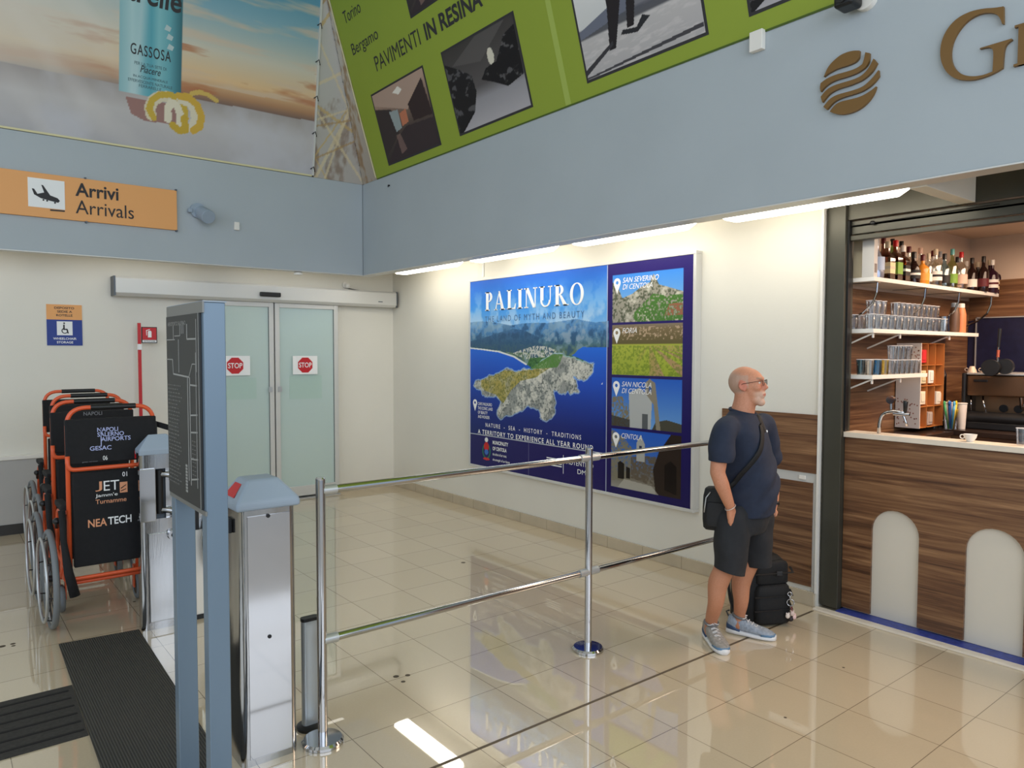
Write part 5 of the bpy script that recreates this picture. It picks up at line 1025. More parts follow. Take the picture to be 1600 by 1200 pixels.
mk('body', MB().lathe([(.045,0),(.048,.02),(.042,.08),(.046,.125),(.04,.126),(.036,.03)], (0,0,0), 24), M_chrome, t, auto=True); mk('handle', MB().tube([(.045,0,.11),(.08,0,.10),(.08,0,.04),(.046,0,.03)], .005, 8), M_chrome, t, smooth=True)
def squeeze(x, c, nm, label):
    t = thing('squeeze_bottle', label, 'bottle', (x,2.42,z2)); mk('body', MB().lathe([(.036,0),(.038,.02),(.038,.15),(.030,.19),(.024,.205)], (0,0,0), 20), mat(nm, rgb(*c), .4), t, auto=True)
    mk('cap', MB().lathe([(.026,.205),(.026,.235),(.02,.24)], (0,0,0), 20), M_lid if 'brown' in label else M_white, t, auto=True)
squeeze(6.47, (96,72,56), 'cocoa_plastic', 'brown squeeze bottle on the middle shelf'); squeeze(6.60, (206,128,84), 'caramel_plastic', 'caramel orange squeeze bottle at the right end of the middle shelf')

# beer tap on the counter
t = thing('beer_tap', 'polished chrome beer tap arching over the white counter edge', 'beer tap', (4.95,2.24,1.24)); tx = 4.94
def c3(p): return (tx, -p[0], p[1])
TA = [(-2.288,1.246),(-2.286,1.314),(-2.27,1.367),(-2.234,1.386),(-2.189,1.393),(-2.128,1.389)]
mk('swan_neck', MB().tube(round_path([(tx,-TA[0][0],1.24)]+[c3(p) for p in TA[1:]], .03, 4), .0115, 14), M_chrome, t, world=True, smooth=True)
q = [(-2.215,1.463),(-2.213,1.404),(-2.196,1.38),(-2.096,1.379),(-2.126,1.443),(-2.124,1.389),(-2.136,1.376),(-2.11,1.303),(-2.122,1.46)]
mk('round_badge', MB().cyl((tx-.014,-q[0][0],q[0][1]+.005), (tx+.014,-q[0][0],q[0][1]+.005), .026, n=28).cyl(c3(q[0]), c3(q[1]), .009), M_chrome, t, world=True, auto=True)
mk('tap_body', MB().cyl(c3(q[2]), c3(q[3]), .013, .009, n=18).cyl(c3(q[4]), c3(q[5]), .008), M_chrome, t, world=True, auto=True)
mk('spout', MB().tube(round_path([c3(q[6]), (tx,-q[6][0]-.012,q[6][1]-.03), c3(q[7])], .02), .0075, 12), M_chrome, t, world=True, smooth=True)
mk('tap_handle', MB().tube([c3(q[5]), c3(q[8]), (tx,-q[8][0],q[8][1]+.008)], [.010,.015,.012], 12), M_black, t, world=True, smooth=True)
t = thing('espresso_cup', 'small white coffee cup on the white counter edge', 'cup', (4.93,(-1.737,1.252)[0]*-1,1.24))
mk('bowl', MB().lathe([(.018,0),(.02,.004),(.032,.025),(.037,.045),(.035,.045),(.028,.02),(.001,.006)], (0,0,0), 24), M_white, t, auto=True)
mk('handle', MB().torus((0,.044,.027), (1,0,0), .012, .0035, 16, 6), M_white, t, smooth=True)
o = thing('water_glass', 'clear glass on the counter at the right edge of the view', 'glass', (4.97,(-1.48,1.239)[0]*-1,1.24)); mk('bowl', MB().lathe([(.026,0),(.032,.10)], (0,0,0), 18, cap=False), M_glass, o, auto=True); mk('rim', MB().torus((0,0,.10), (0,0,1), .032, .0018, 18, 5), MATS['glass_rim'], o, smooth=True)

# back counter, coffee machine, organiser, cups
t = thing('back_counter', 'dark worktop along the rear of the bar', 'counter', (6.6,1,0))
mk('top', MB().box(6.2,-1.9,1.14, 7.245,2.60,1.18), mat('dark_worktop', rgb(48,36,30), .25), t, world=True, bevel=.003); mk('front', MB().box(6.23,-1.9,0, 6.26,2.60,1.14), M_woody, t, world=True)
mk('side_top', MB().box(5.02,2.30,1.14, 6.2,2.605,1.17), mat('dark_worktop'), t, world=True, bevel=.003); mk('side_front', MB().box(5.02,2.32,0, 6.2,2.34,1.14), M_woodx, t, world=True)
t = thing('coffee_machine', 'large bronze-brown espresso machine on the rear counter', 'coffee machine', (6.65,1.7,1.18))
MC = mat('bronze_machine_panel', rgb(98,74,54), .22, .5); y0, y1 = .9, 2.30
mk('upper_body', MB().box(6.42,y0,1.44, 7.0,y1,1.60), MC, t, world=True, bevel=.012); mk('back_body', MB().box(6.62,y0,1.22, 7.0,y1,1.44), mat('brushed_bronze', rgb(150,120,92), .3, .7), t, world=True)
mk('cup_rail', MB().box(6.42,y0,1.605, 7.0,y1,1.62), M_alu, t, world=True, bevel=.004); mk('drip_tray', MB().tube([(6.44,y0,1.27),(6.44,y1+.04,1.27)], .05, 18), M_black, t, world=True, auto=True)
mk('tray_base', MB().box(6.40,y0,1.18, 7.0,y1,1.24), M_black, t, world=True, bevel=.01)
mk('side_cheek', MB().box(6.40,y1,1.20, 7.0,y1+.03,1.62), M_black, t, world=True, bevel=.01)
for y in (2.22, 1.80): mk('control_handle', MB().box(6.412,y-.07,1.55, 6.42,y+.03,1.57), M_black, t, world=True, bevel=.004)
for y in (1.93, 1.55):
    h_ = mk('group_head', MB().cyl((6.52,y,1.44), (6.52,y,1.385), .04, .034, n=22), M_chrome, t, world=True, auto=True)
    mk('portafilter', MB().cyl((6.52,y,1.385), (6.52,y,1.35), .036, .03, n=22).tube([(6.50,y,1.37),(6.36,y-.05,1.355)], .012, 10), M_chrome, t, world=True, auto=True)
mk('steam_wand', MB().tube([(6.48,2.20,1.44),(6.45,2.19,1.40),(6.44,2.16,1.30)], .006, 8).tube([(6.46,2.28,1.44),(6.44,2.27,1.32)], .006, 8), M_chrome, t, world=True, smooth=True)
for y in (2.10, 2.0): mk('gauge', MB().cyl((6.62,y,1.34), (6.605,y,1.34), .03, n=20), M_black, t, world=True, auto=True)
t = thing('coffee_grinder_paddle', 'dark round-headed lever device with red band in front of the navy panel', 'tool', (6.35,1.86,1.6))
a = [(6.36, -p[0]*.98, p[1]) for p in ()]
mk('round_head', MB().cyl((6.30,2.10,1.665), (6.34,2.10,1.665), .062, n=28), M_black, t, world=True, auto=True); mk('second_head', MB().cyl((6.345,2.02,1.675), (6.385,2.02,1.675), .058, n=28), M_black, t, world=True, auto=True)
mk('lever', MB().tube([(6.345,2.065,1.70),(6.345,2.062,1.82)], .008, 8), M_chrome, t, world=True, auto=True); mk('grip', MB().tube([(6.345,2.062,1.82),(6.345,2.055,1.96)], [.010,.013], 10), M_black, t, world=True, auto=True); mk('band', MB().tube([(6.345,2.064,1.745),(6.345,2.062,1.80)], .011, 10), mat('copper_band', rgb(190,96,70), .3, .6), t, world=True)
for i, (y, z, ti) in enumerate(((2.31,1.62,0),(2.21,1.62,0),(2.12,1.62,0),(1.74,1.62,0),(1.62,1.62,0))):
    c = thing('coffee_cup', ['white cup upside down at the left end on the coffee machine','second white cup on the coffee machine','white cup lying left of the dark round head','white cup lying right of the dark round head','white cup beside the machine right end'][i], 'cup', (6.55,y,z), group='cups on the coffee machine')
    mk('bowl', MB().lathe([(.036,0),(.03,.02),(.018,.045),(.016,.05)] if i < 2 else [(.04,0),(.044,.01),(.03,.05),(.018,.075)], (0,0,0), 20), mat('warm_china', rgb(206,186,166), .35), c, auto=True); mk('handle', MB().torus((0,.04,.022), (1,0,0), .012, .0035, 14, 6), mat('warm_china'), c, smooth=True)
t = thing('sugar_organiser', 'tall cardboard stand with white side and orange pigeonholes holding sachets', 'organiser', (6.0,2.45,1.2))
# the stand leans against the side wall under the shelves
qx = [(5.422,1.555),(5.725,1.547),(6.17,1.535)]; ox0, ox1 = qx[0][0]*1.0, qx[2][0]
card = mat('orange_card', rgb(186,116,56), .6); wc = mat('white_card', rgb(214,204,194), .55)
mk('white_side', MB().box(5.875,2.42,1.20, 5.885,2.60,1.85), wc, t, world=True)
b_ = MB().box(5.885,2.585,1.20, 6.30,2.60,1.85)
mk('back_card', b_, card, t, world=True)
dv = MB().box(6.295,2.42,1.20, 6.30,2.585,1.85).box(6.02,2.43,1.20, 6.025,2.585,1.85).box(6.155,2.43,1.20, 6.16,2.585,1.85)
for z in (1.20, 1.36, 1.52, 1.68, 1.845): dv.box(5.885,2.43,z, 6.30,2.585,z+.004)
mk('pigeonholes', dv, card, t, world=True)
sc = MB(); r_ = random.Random(9)
for k in range(70):
    a_ = r_.uniform(.02,.98); z = r_.choice((r_.uniform(1.22,1.42), r_.uniform(1.66,1.82))); y = 2.425+.165*a_; sc.add([(5.874,y,z),(5.874,y+.009,z),(5.874,y+.009,z+.010),(5.874,y,z+.010)], [(0,1,2,3)])
mk('printed_flecks', sc, mat('brown_print', rgb(150,100,80), .6), t, world=True)
items = [(5.92,1.70,(196,40,44),'red'),(5.93,1.54,(206,196,160),'cream'),(6.07,1.54,(226,222,214),'white'),(5.92,1.38,(226,214,190),'ivory'),(6.22,1.37,(224,218,204),'frilled white'),(6.07,1.215,(176,160,150),'striped grey')]
for x, z, c, nm in items:
    o = mk('sachet_bundle', MB().box(x,2.44,z, x+.10,2.56,z+.10).box(x+.02,2.435,z+.02, x+.08,2.44,z+.09), mat('sachet_'+nm.replace(' ','_'), rgb(*c), .6), bevel=.006); tag(o, nm+' bundle of sachets in the orange pigeonholes', 'sachets', 'sachets in the cardboard stand')
for i, x in enumerate((6.34,6.455)):
    o = thing('cup_tower', ['left','right'][i]+' tall column of paper cups in a steel dispenser beside the coffee machine', 'paper cups', (x,2.50,1.18)); mk('tube', MB().lathe([(.03,.0),(.038,.05),(.038,.42),(.02,.47),(.001,.48)], (0,0,0), 20), M_brushed, o, auto=True); mk('rim', MB().torus((0,0,.05), (0,0,1), .038, .004, 20, 6), M_white, o, smooth=True)
t = thing('stirrer_glass', 'glass full of blue and yellow straws and stirrers', 'glass', (6.22,2.33,1.18)); mk('bowl', MB().lathe([(.04,0),(.05,.16)], (0,0,0), 18, cap=False), M_glass, t, auto=True)
for i, (c, dx, dy) in enumerate((((30,90,170),-.015,.0),((40,110,190),.0,.01),((220,190,40),.03,-.01),((200,180,50),.02,.02),((60,150,90),-.03,.02),((80,160,200),-.02,-.02))):
    mk('straw', MB().tube([(dx*.5,dy*.5,.005),(dx*1.6,dy*1.6,.20)], [.007,.01], 8).ell((dx*1.6,dy*1.6,.205), (.016,.008,.02)), mat('straw_%d' % i, rgb(*c), .4), t, smooth=True)
for i, (x, y) in enumerate(((6.345,2.30),(6.36,2.405))):
    o = thing('paper_cup_stack', ['white paper cup stack beside the blue and yellow straws','white paper cup stack behind the straws'][i], 'paper cups', (x,y,1.18)); mk('cups', MB().lathe([(.026,0),(.036,.20),(.034,.205)], (0,0,0), 18), wc, o, auto=True); mk('rim', MB().torus((0,0,.20), (0,0,1), .037, .003, 18, 6), M_white, o, smooth=True)
# ------------------------------------------------------------ the waiting man (local axes: x to his front-right, y away from the viewer)
MO = Vector((3.864, 2.629, 0)); TH = math.radians(-33)
fw = Vector((math.cos(TH), math.sin(TH), 0)); lf = Vector((-fw.y, fw.x, 0)); up = Vector((0,0,1))
man = thing('person', 'bald bearded man with glasses, navy t-shirt and dark shorts, hands in pockets, beside the barrier', 'person', tuple(MO), -YAW)
def ring(c, a, b, ang=None, n=28, tilt=0., sq=2.4):
    """superellipse ring: a along the body's front, b along its left"""
    f = fw if ang is None else Vector((math.cos(ang), math.sin(ang), 0)); l = Vector((-f.y, f.x, 0)); c = Vector(c); o = []
    for k in range(n):
        t = 2*PI*k/n; x = math.copysign(abs(math.cos(t))**(2/sq), math.cos(t)); y = math.copysign(abs(math.sin(t))**(2/sq), math.sin(t))
        o.append(tuple(c + f*a*x + l*b*y + up*tilt*x*a))
    return o
def smooth_chain(pts, rs, k=5):
    """denser chain along a Catmull-Rom path"""
    P_ = [Vector(p) for p in pts]; out = []; rr = []
    for i in range(len(P_)-1):
        p0 = P_[max(i-1,0)]; p1 = P_[i]; p2 = P_[i+1]; p3 = P_[min(i+2,len(P_)-1)]
        for j in range(k):
            t = j/k; out.append(.5*((2*p1)+(p2-p0)*t+(2*p0-5*p1+4*p2-p3)*t*t+(3*p1-p0-3*p2+p3)*t**3)); rr.append(rs[i]+(rs[i+1]-rs[i])*t)
    out.append(P_[-1]); rr.append(rs[-1]); return out, rr
def limb(mb, pts, rs, n=18, k=5):
    o, r = smooth_chain(pts, rs, k); mb.tube([tuple(p) for p in o], r, n); mb.ell(o[0], (r[0],)*3, 14, 10); mb.ell(o[-1], (r[-1],)*3, 14, 10); return mb
def remeshed(name, mb, voxel, smooth_it, m, parent, fn=None):
    me = bpy.data.meshes.new('tmp'); me.from_pydata(mb.v, [], mb.f); me.update(); o = bpy.data.objects.new('tmp', me); COL.objects.link(o)
    b = bmesh.new(); b.from_mesh(me); bmesh.ops.recalc_face_normals(b, faces=b.faces); b.to_mesh(me); b.free()
    r = o.modifiers.new('r', 'REMESH'); r.mode = 'VOXEL'; r.voxel_size = voxel; r.use_smooth_shade = True
    s = o.modifiers.new('s', 'SMOOTH'); s.factor = .6; s.iterations = smooth_it
    ev = evaluated(o); bpy.data.objects.remove(o); bpy.data.meshes.remove(me); ev.name = name
    n = len(ev.vertices); co = np.empty(n*3); ev.vertices.foreach_get('co', co); co = co.reshape(-1, 3); no = np.empty(n*3); ev.vertices.foreach_get('normal', no); no = no.reshape(-1, 3)
    if fn:
        co2, col = fn(co, no); ev.vertices.foreach_set('co', co2.ravel())
        if col is not None:
            ca = ev.color_attributes.new('col', 'FLOAT_COLOR', 'POINT'); c = np.clip(col, 0, 1); c = np.where(c <= .04045, c/12.92, ((c+.055)/1.055)**2.4); ca.data.foreach_set('color', np.concatenate([c, np.ones((n, 1))], 1).ravel())
        ev.update()
    ev.materials.clear(); ev.materials.append(m); ob = bpy.data.objects.new(name, ev); COL.objects.link(ob); ev.polygons.foreach_set('use_smooth', [True]*len(ev.polygons))
    if parent: ob.parent = parent
    return ob
body = MB()
# head frame: looks to the right of the picture, a little towards the viewer and up
ha = math.radians(-32); hf = Vector((math.cos(ha), math.sin(ha), 0)); hf = (hf + up*.10).normalized(); hl = Vector((-math.sin(ha), math.cos(ha), 0)); hu = hf.cross(hl).normalized()
HC = Vector((0.041,0,1.581)); HR = Matrix((hf, hl, hu)).transposed()
def H(a, b, c): return HC + hf*a + hl*b + hu*c
def hell(a, b, c, r, mb=None): (mb or body).ell(H(a, b, c), r, 20, 14, HR)
hell(-.014, 0, .020, (.096,.076,.092)); hell(.012, 0, .012, (.090,.072,.088)); hell(.028, 0, -.040, (.066,.060,.076)); hell(.036, 0, -.092, (.056,.050,.038)); hell(.074, 0, -.112, (.026,.028,.024))
hell(.080, 0, -.062, (.024,.034,.034)); hell(.086, .0, .030, (.018,.050,.014)); hell(.062, -.040, -.022, (.030,.022,.024)); hell(.062, .040, -.022, (.030,.022,.024))
body.tube([tuple(H(.088,0,.016)), tuple(H(.103,0,-.004)), tuple(H(.115,0,-.026)), tuple(H(.100,0,-.036))], [.009,.011,.0135,.010], 12); hell(.097, .012, -.031, (.010,.008,.007)); hell(.097, -.012, -.031, (.010,.008,.007))
hell(.101, 0, -.062, (.007,.022,.0045)); hell(.099, 0, -.073, (.008,.020,.005))
for s in (-1, 1):
    body.torus(H(-.004, s*.077, -.006), HR @ Vector((.25,s*.9,0)), .020, .007, 18, 8); hell(-.002, s*.073, -.008, (.020,.008,.028)); hell(.003, s*.078, -.030, (.010,.006,.010))
NB = Vector((0.02,0.01,1.397))
limb(body, [H(-.012, 0, -.04), H(-.02, 0, -.10), NB, NB-up*.10], [.062,.066,.072,.09])
# torso core (hidden under the clothes), shoulders
SR = Vector((-0.138,-0.16,1.335)); SL = Vector((0.21,0.17,1.318))
for z, c, a, b in ((1.34, (1160,660), .085, .16), (1.15, (1164,705), .11, .16), (.98, (1168,755), .125, .155), (.85, (1164,800), .12, .16), (.78, (1160,822), .11, .155)): pass
body.rings([ring((*Vector(p)[:2], z), a, b) for p, z, a, b in ((NB, 1.37, .06, .10), (NB, 1.30, .09, .15), ((0.036,0,1.174), 1.15, .12, .155), ((0.055,0,0.977), .98, .13, .15), ((0.039,0,0.799), .84, .11, .15), ((0.028,0,0.712), .76, .10, .14))])
# right arm, hand pushed into the pocket
ER = Vector((-0.191,-0.215,1.079)); WR = Vector((-0.104,-0.185,0.87)); 
limb(body, [SR-up*.03, Vector((-0.17,-0.2,1.201)), ER], [.045,.050,.043]); limb(body, [ER, Vector((-0.163,-0.215,1.004)), WR], [.043,.043,.0275])
def hand(w_, palm, tip, side):
    d = (palm-w_).normalized(); a = d.cross(side).normalized()
    body.rings([[tuple(c + side*x*hw_*1.0 + a*y*ht) for x, y in ((-1,-.6),(-.6,-1),(.6,-1),(1,-.6),(1,.6),(.6,1),(-.6,1),(-1,.6))] for c, hw_, ht in ((w_, .026,.017), (w_+(palm-w_)*.5, .036,.017), (palm, .041,.014))])
    for i, (o_, l_) in enumerate(((-.030,.070),(-.010,.080),(.010,.075),(.029,.058))):
        b0 = palm + side*o_; t1 = b0 + d*l_*.5 + a*.006; t2 = b0 + d*l_ + a*.022; body.tube([tuple(b0-d*.01), tuple(b0+d*l_*.25), tuple(t1), tuple(t2)], [.0095,.0095,.0085,.0065], 10); body.ell(t2, (.0065,)*3, 8, 6)
    tb = w_ + (palm-w_)*.35 - side*.034; body.tube([tuple(tb+side*.015), tuple(tb-side*.010+d*.022), tuple(tb-side*.016+d*.05)], [.012,.0105,.008], 10); body.ell(tb-side*.016+d*.05, (.008,)*3, 8, 6)
hand(WR, Vector((-0.078,-0.165,0.778)), None, Vector((-.75,-.55,-.2)).normalized())
EL = Vector((0.262,0.2,1.011)); WL = Vector((0.265,0.13,0.824))
limb(body, [SL-up*.03, Vector((0.247,0.2,1.159)), EL], [.045,.050,.042]); limb(body, [EL, Vector((0.27,0.16,0.92)), WL], [.042,.039,.027]); hand(WL, Vector((0.2,0.09,0.731)), None, Vector((-.8,.5,-.1)).normalized())
# legs
HRp = Vector((-0.055,-0.09,0.772)); HLp = Vector((0.141,0.08,0.733))
G0 = (-0.157,-0.011); G1 = (0.052,0.103)
AR = Vector((G0[0],G0[1],.085)); AL = Vector((G1[0],G1[1],.085)); print('ankles', AR, AL)
KR = Vector((-0.085,-0.1,0.518)); KL = Vector((0.102,0.07,0.477))
limb(body, [HRp, (HRp+KR)/2+fw*.01, KR], [.085,.08,.060]); limb(body, [KR, Vector((-0.134,-0.09,0.389))-fw*.006, Vector((-0.155,-0.09,0.264)), Vector((AR.x,AR.y,.13)), Vector((AR.x,AR.y,.06))], [.060,.061,.047,.037,.042])
limb(body, [HLp, (HLp+KL)/2+fw*.01, KL], [.085,.08,.060]); limb(body, [KL, Vector((0.059,0.08,0.344))-fw*.006, Vector((0.05,0.07,0.225)), Vector((AL.x,AL.y,.13)), Vector((AL.x,AL.y,.06))], [.060,.060,.046,.036,.042])
RF = Vector((.10,-1,0)).normalized(); LFd = Vector((.86,-.50,0)).normalized()
for A_, D in ((AR, RF), (AL, LFd)): body.tube([tuple(Vector((A_.x,A_.y,.055))-D*.04), tuple(Vector((A_.x,A_.y,.045))+D*.06), tuple(Vector((A_.x,A_.y,.035))+D*.15)], [.034,.036,.026], 12)
def skinfn(co, no):
    r = co - np.array(HC); a = r@np.array(hf); b = r@np.array(hl); c = r@np.array(hu); n = len(co)
    col = np.tile(np.array((196,136,106))/255., (n, 1)); rr = np.random.default_rng(2).normal(0, .012, (n, 1)); col += rr
    head = (c > -.145)
    red = np.clip(1-np.hypot(a-.105, c+.015)/.035, 0, 1)*head; col += (np.array((206,122,100))/255.-col)*(red*.6)[:, None]
    ear = (np.abs(b) > .074)*(np.abs(a) < .03)*(np.abs(c+.01) < .04)*head; col += (np.array((198,118,98))/255.-col)*(ear*.7)[:, None]
    hair = np.clip((-.005-a)/.03+.35, 0, 1)*np.clip((.075-c+(-a)*.35)/.03, 0, 1)*np.clip((c+.055)/.02, 0, 1)*(~ear.astype(bool))*head; side = (np.abs(b) > .05)*(a < .028)*(c > -.02)*(c < .058)*head*(~ear.astype(bool)); hair = np.maximum(hair, side*.75)
    col += (np.array((168,160,150))/255.-col)*(hair*.5)[:, None]
    beard = np.clip((.108-np.hypot(a-.085, (c+.095)*1.0))/.05, 0, 1)*np.clip((-.035-c)/.02, 0, 1)*np.clip((a-.04)/.03, 0, 1)*head; lips = (np.hypot((c+.067)*2.2, b*.7) < .017)*(a > .09)
    col += (np.array((208,200,190))/255.-col)*(beard*.45*(1-lips))[:, None]; col += (np.array((178,104,92))/255.-col)*(lips*.7*head)[:, None]
    brow = (np.abs(c-.034) < .005)*(np.abs(np.abs(b)-.032) < .018)*(a > .06); col += (np.array((150,120,100))/255.-col)*(brow*.7)[:, None]
    # forearms and shins a little hairier / redder
    low = (co[:, 2] < .5); col += (np.array((168,116,86))/255.-col)*(low*.45)[:, None]
    # eye sockets
    for s in (-1, 1):
        d = np.sqrt((a-.094)**2+(b-s*.031)**2+(c-.010)**2); k = np.clip(1-d/.020, 0, 1)*head; co = co - (no*0) - np.array(hf)*(k*.010)[:, None]
    return co, col
remeshed('body', body, .0055, 3, M_skin, man, skinfn)
for s in (-1, 1):
    e = mk('eye', MB().ell(H(.079, s*.031, .010), (.0125,.0125,.0125), 16, 12), mat('eye_white', rgb(226,220,212), .2), man, smooth=True)
    mk('iris', MB().ell(H(.079, s*.031, .010)+(hf*.8+hl*(-s*.0)).normalized()*.0085, (.0055,.0055,.0055), 12, 8), mat('iris', rgb(60,66,70), .1), e, smooth=True)
    mk('eyelid', MB().ell(H(.0785, s*.031, .0145), (.0132,.0145,.0085), 16, 10, HR), mat('eyelid_skin', rgb(196,138,112), .5), man, smooth=True)
# spectacles
gl_ = mk('eyeglasses', MB().tube([tuple(H(.111,-.010,.016)), tuple(H(.113,0,.019)), tuple(H(.111,.010,.016))], .0014, 6), mat('spectacle_wire', rgb(70,50,46), .3, .6), man, smooth=True)
sg = MB()
for s in (-1, 1):
    pts = [tuple(H(.108-abs(x)*.0, s*(.033+x*1.0), z)) for x, z in ((-.023,.020),(.023,.022),(.024,.0),(.018,-.010),(-.016,-.010),(-.023,.0),(-.023,.020))]; sg.tube(pts, .0012, 6)
    sg.tube([tuple(H(.108, s*.057, .018)), tuple(H(.06, s*.080, .014)), tuple(H(-.004, s*.083, .008)), tuple(H(-.020, s*.078, -.006))], .0017, 6)
mk('spectacle_frame', sg, MATS['spectacle_wire'], gl_, smooth=True)
for s in (-1, 1): mk('spectacle_lens', MB().add([tuple(H(.108, s*(.033+x), z)) for x, z in ((-.022,.019),(.022,.021),(.023,.0),(.017,-.009),(-.015,-.009),(-.022,.0))], [(0,1,2,3,4,5)]), glassy('lens_clear', (.97,.97,.97), .04), gl_)

# t-shirt
sh = MB()
sh.rings([ring((*Vector(p)[:2], z), a, b, sq=q) for p, z, a, b, q in ((NB, 1.435, .066, .075, 2.), (NB, 1.41, .082, .105, 2.), (NB, 1.37, .105, .165, 2.2), ((0.026,0,1.303), 1.30, .128, .185, 2.4),
    ((0.039,0,1.233), 1.22, .142, .185, 2.4), ((0.053,0,1.135), 1.12, .155, .180, 2.4), ((0.066,0,1.036), 1.02, .168, .182, 2.4), ((0.068,0,0.937), .93, .170, .186, 2.3), ((0.061,0,0.838), .85, .162, .184, 2.3), ((0.058,0,0.799), .79, .152, .180, 2.3))])
limb(sh, [NB+Vector((-.01,-.02,-.065)), (NB+SR)*.5-up*.035, SR+Vector((0,0,-.02))], [.07,.072,.07]); limb(sh, [NB+Vector((.01,.02,-.065)), (NB+SL)*.5-up*.035, SL+Vector((0,0,-.02))], [.07,.07,.068]); limb(sh, [SR+Vector((.03,.03,.0)), SR+Vector((-.005,-.01,-.03)), Vector((-0.166,-0.2,1.22)), Vector((-0.167,-0.205,1.175))], [.070,.073,.078,.080]); limb(sh, [SL+Vector((-.03,-.03,0)), SL, Vector((0.251,0.2,1.168)), Vector((0.26,0.2,1.118))], [.068,.072,.075,.076])
cut_r = Vector((-0.167,-0.205,1.16)); strap = [Vector(p) for p in ((0.116,-0.02,1.403), (0.103,-0.12,1.317), (0.079,-0.16,1.222), (0.013,-0.17,1.121), (-0.057,-0.16,1.032))]
def shirtfn(co, no):
    x, y, z = co[:, 0], co[:, 1], co[:, 2]; amp = np.clip((1.32-z)/.25, 0, 1)*np.clip((z-.74)/.1, .25, 1)
    u = x*.75-z*.9+y*.3; f = np.sin(u*34+np.sin(z*9)*1.3)*.0055+np.sin(u*61+2+np.sin(x*14))*.003+np.sin((x-y)*40+z*6)*.003*np.clip((.98-z)*4, 0, 1)
    d = f*amp; co = co + no*d[:, None]
    # cloth pulled in along the bag strap
    return co, None
shirt = remeshed('t_shirt', sh, .0085, 14, noisy('navy_cotton', rgb(34,42,60), .85, 30, .05, .12, bscale=700), man, shirtfn)
b = bmesh.new(); b.from_mesh(shirt.data)
def slice_off(bm, co, no, cond):
    g = [f for f in bm.faces if cond(f.calc_center_median())]; g += list({e for f in g for e in f.edges}) + list({v_ for f in g for v_ in f.verts})
    bmesh.ops.bisect_plane(bm, geom=g, plane_co=co, plane_no=no, clear_outer=True, clear_inner=False)
slice_off(b, Vector((0,0,.797)), Vector((.03,.02,-1)), lambda p: p.z < 1.0)
slice_off(b, NB+up*.022, (up+fw*.18), lambda p: p.z > 1.32)
dS = Vector((-0.167,-0.205,1.16)); slice_off(b, Vector((dS.x,dS.y,1.143)), Vector((-.05,0,-1)), lambda p: (Vector((p.x,p.y,0))-Vector((dS.x,dS.y,0))).length < .105 and p.z < 1.19 and p.x < -.03 and p.y < -.11)
b.to_mesh(shirt.data); b.free()
sm = shirt.modifiers.new('thickness', 'SOLIDIFY'); sm.thickness = .004; sm.offset = -1
mk('collar_rib', MB().torus(NB+up*.018+fw*.004, (fw*.22+up), .080, .0085, 36, 8, 1.3), MATS['navy_cotton'], shirt, smooth=True)
# shorts
st = MB()
st.rings([ring((*Vector(p)[:2], z), a, b, sq=2.3) for p, z, a, b in (((0.046,0,0.807), .86, .135, .165), ((0.039,0,0.775), .80, .140, .170), ((0.036,0,0.712), .74, .138, .170), ((0.033,0,0.648), .69, .12, .160))])
limb(st, [HRp+up*.02, Vector((-0.068,-0.1,0.646)), Vector((-0.075,-0.105,0.55)), Vector((-0.079,-0.11,0.435))], [.098,.098,.092,.086], 22); limb(st, [HLp+up*.02, Vector((0.141,0.075,0.601)), Vector((0.145,0.07,0.509)), Vector((0.147,0.07,0.44))], [.098,.095,.085,.080], 22)
def shortfn(co, no):
    x, y, z = co.T; d = np.sin(x*46+z*12)*.003+np.sin(z*38+x*20)*.002; return co+no*d[:, None], None
shorts = remeshed('shorts', st, .0085, 4, noisy('charcoal_cotton', rgb(36,37,40), .85, 30, .06, .12, bscale=600), man, shortfn)
b = bmesh.new(); b.from_mesh(shorts.data); hz1 = Vector((-0.079,-0.11,0.462)).z; hz2 = Vector((0.146,0.07,0.444)).z
mid = (KR+KL)/2
slice_off(b, Vector((0,0,.865)), up, lambda p: p.z > .8)
slice_off(b, Vector((-.03,0,hz1-.010)), Vector((-.28,0,-1)), lambda p: p.z < .62 and p.x < mid.x+.012)
slice_off(b, Vector((0,0,hz2+.008)), Vector((0,0,-1)), lambda p: p.z < .62 and p.x >= mid.x+.012)
b.to_mesh(shorts.data); b.free()
sm = shorts.modifiers.new('thickness', 'SOLIDIFY'); sm.thickness = .006; sm.offset = 1
# bracelet and watch
dW = (WR-ER).normalized()
mk('bracelet', MB().torus(WR+dW*.002, dW+Vector((.15,0,0)), .032, .0028, 30, 6), mat('beaded_bracelet', rgb(216,198,186), .3, .3), man, smooth=True)
mk('watch', MB().torus(WL, (WL-EL).normalized(), .030, .006, 24, 6, 2.), M_black, man, smooth=True)
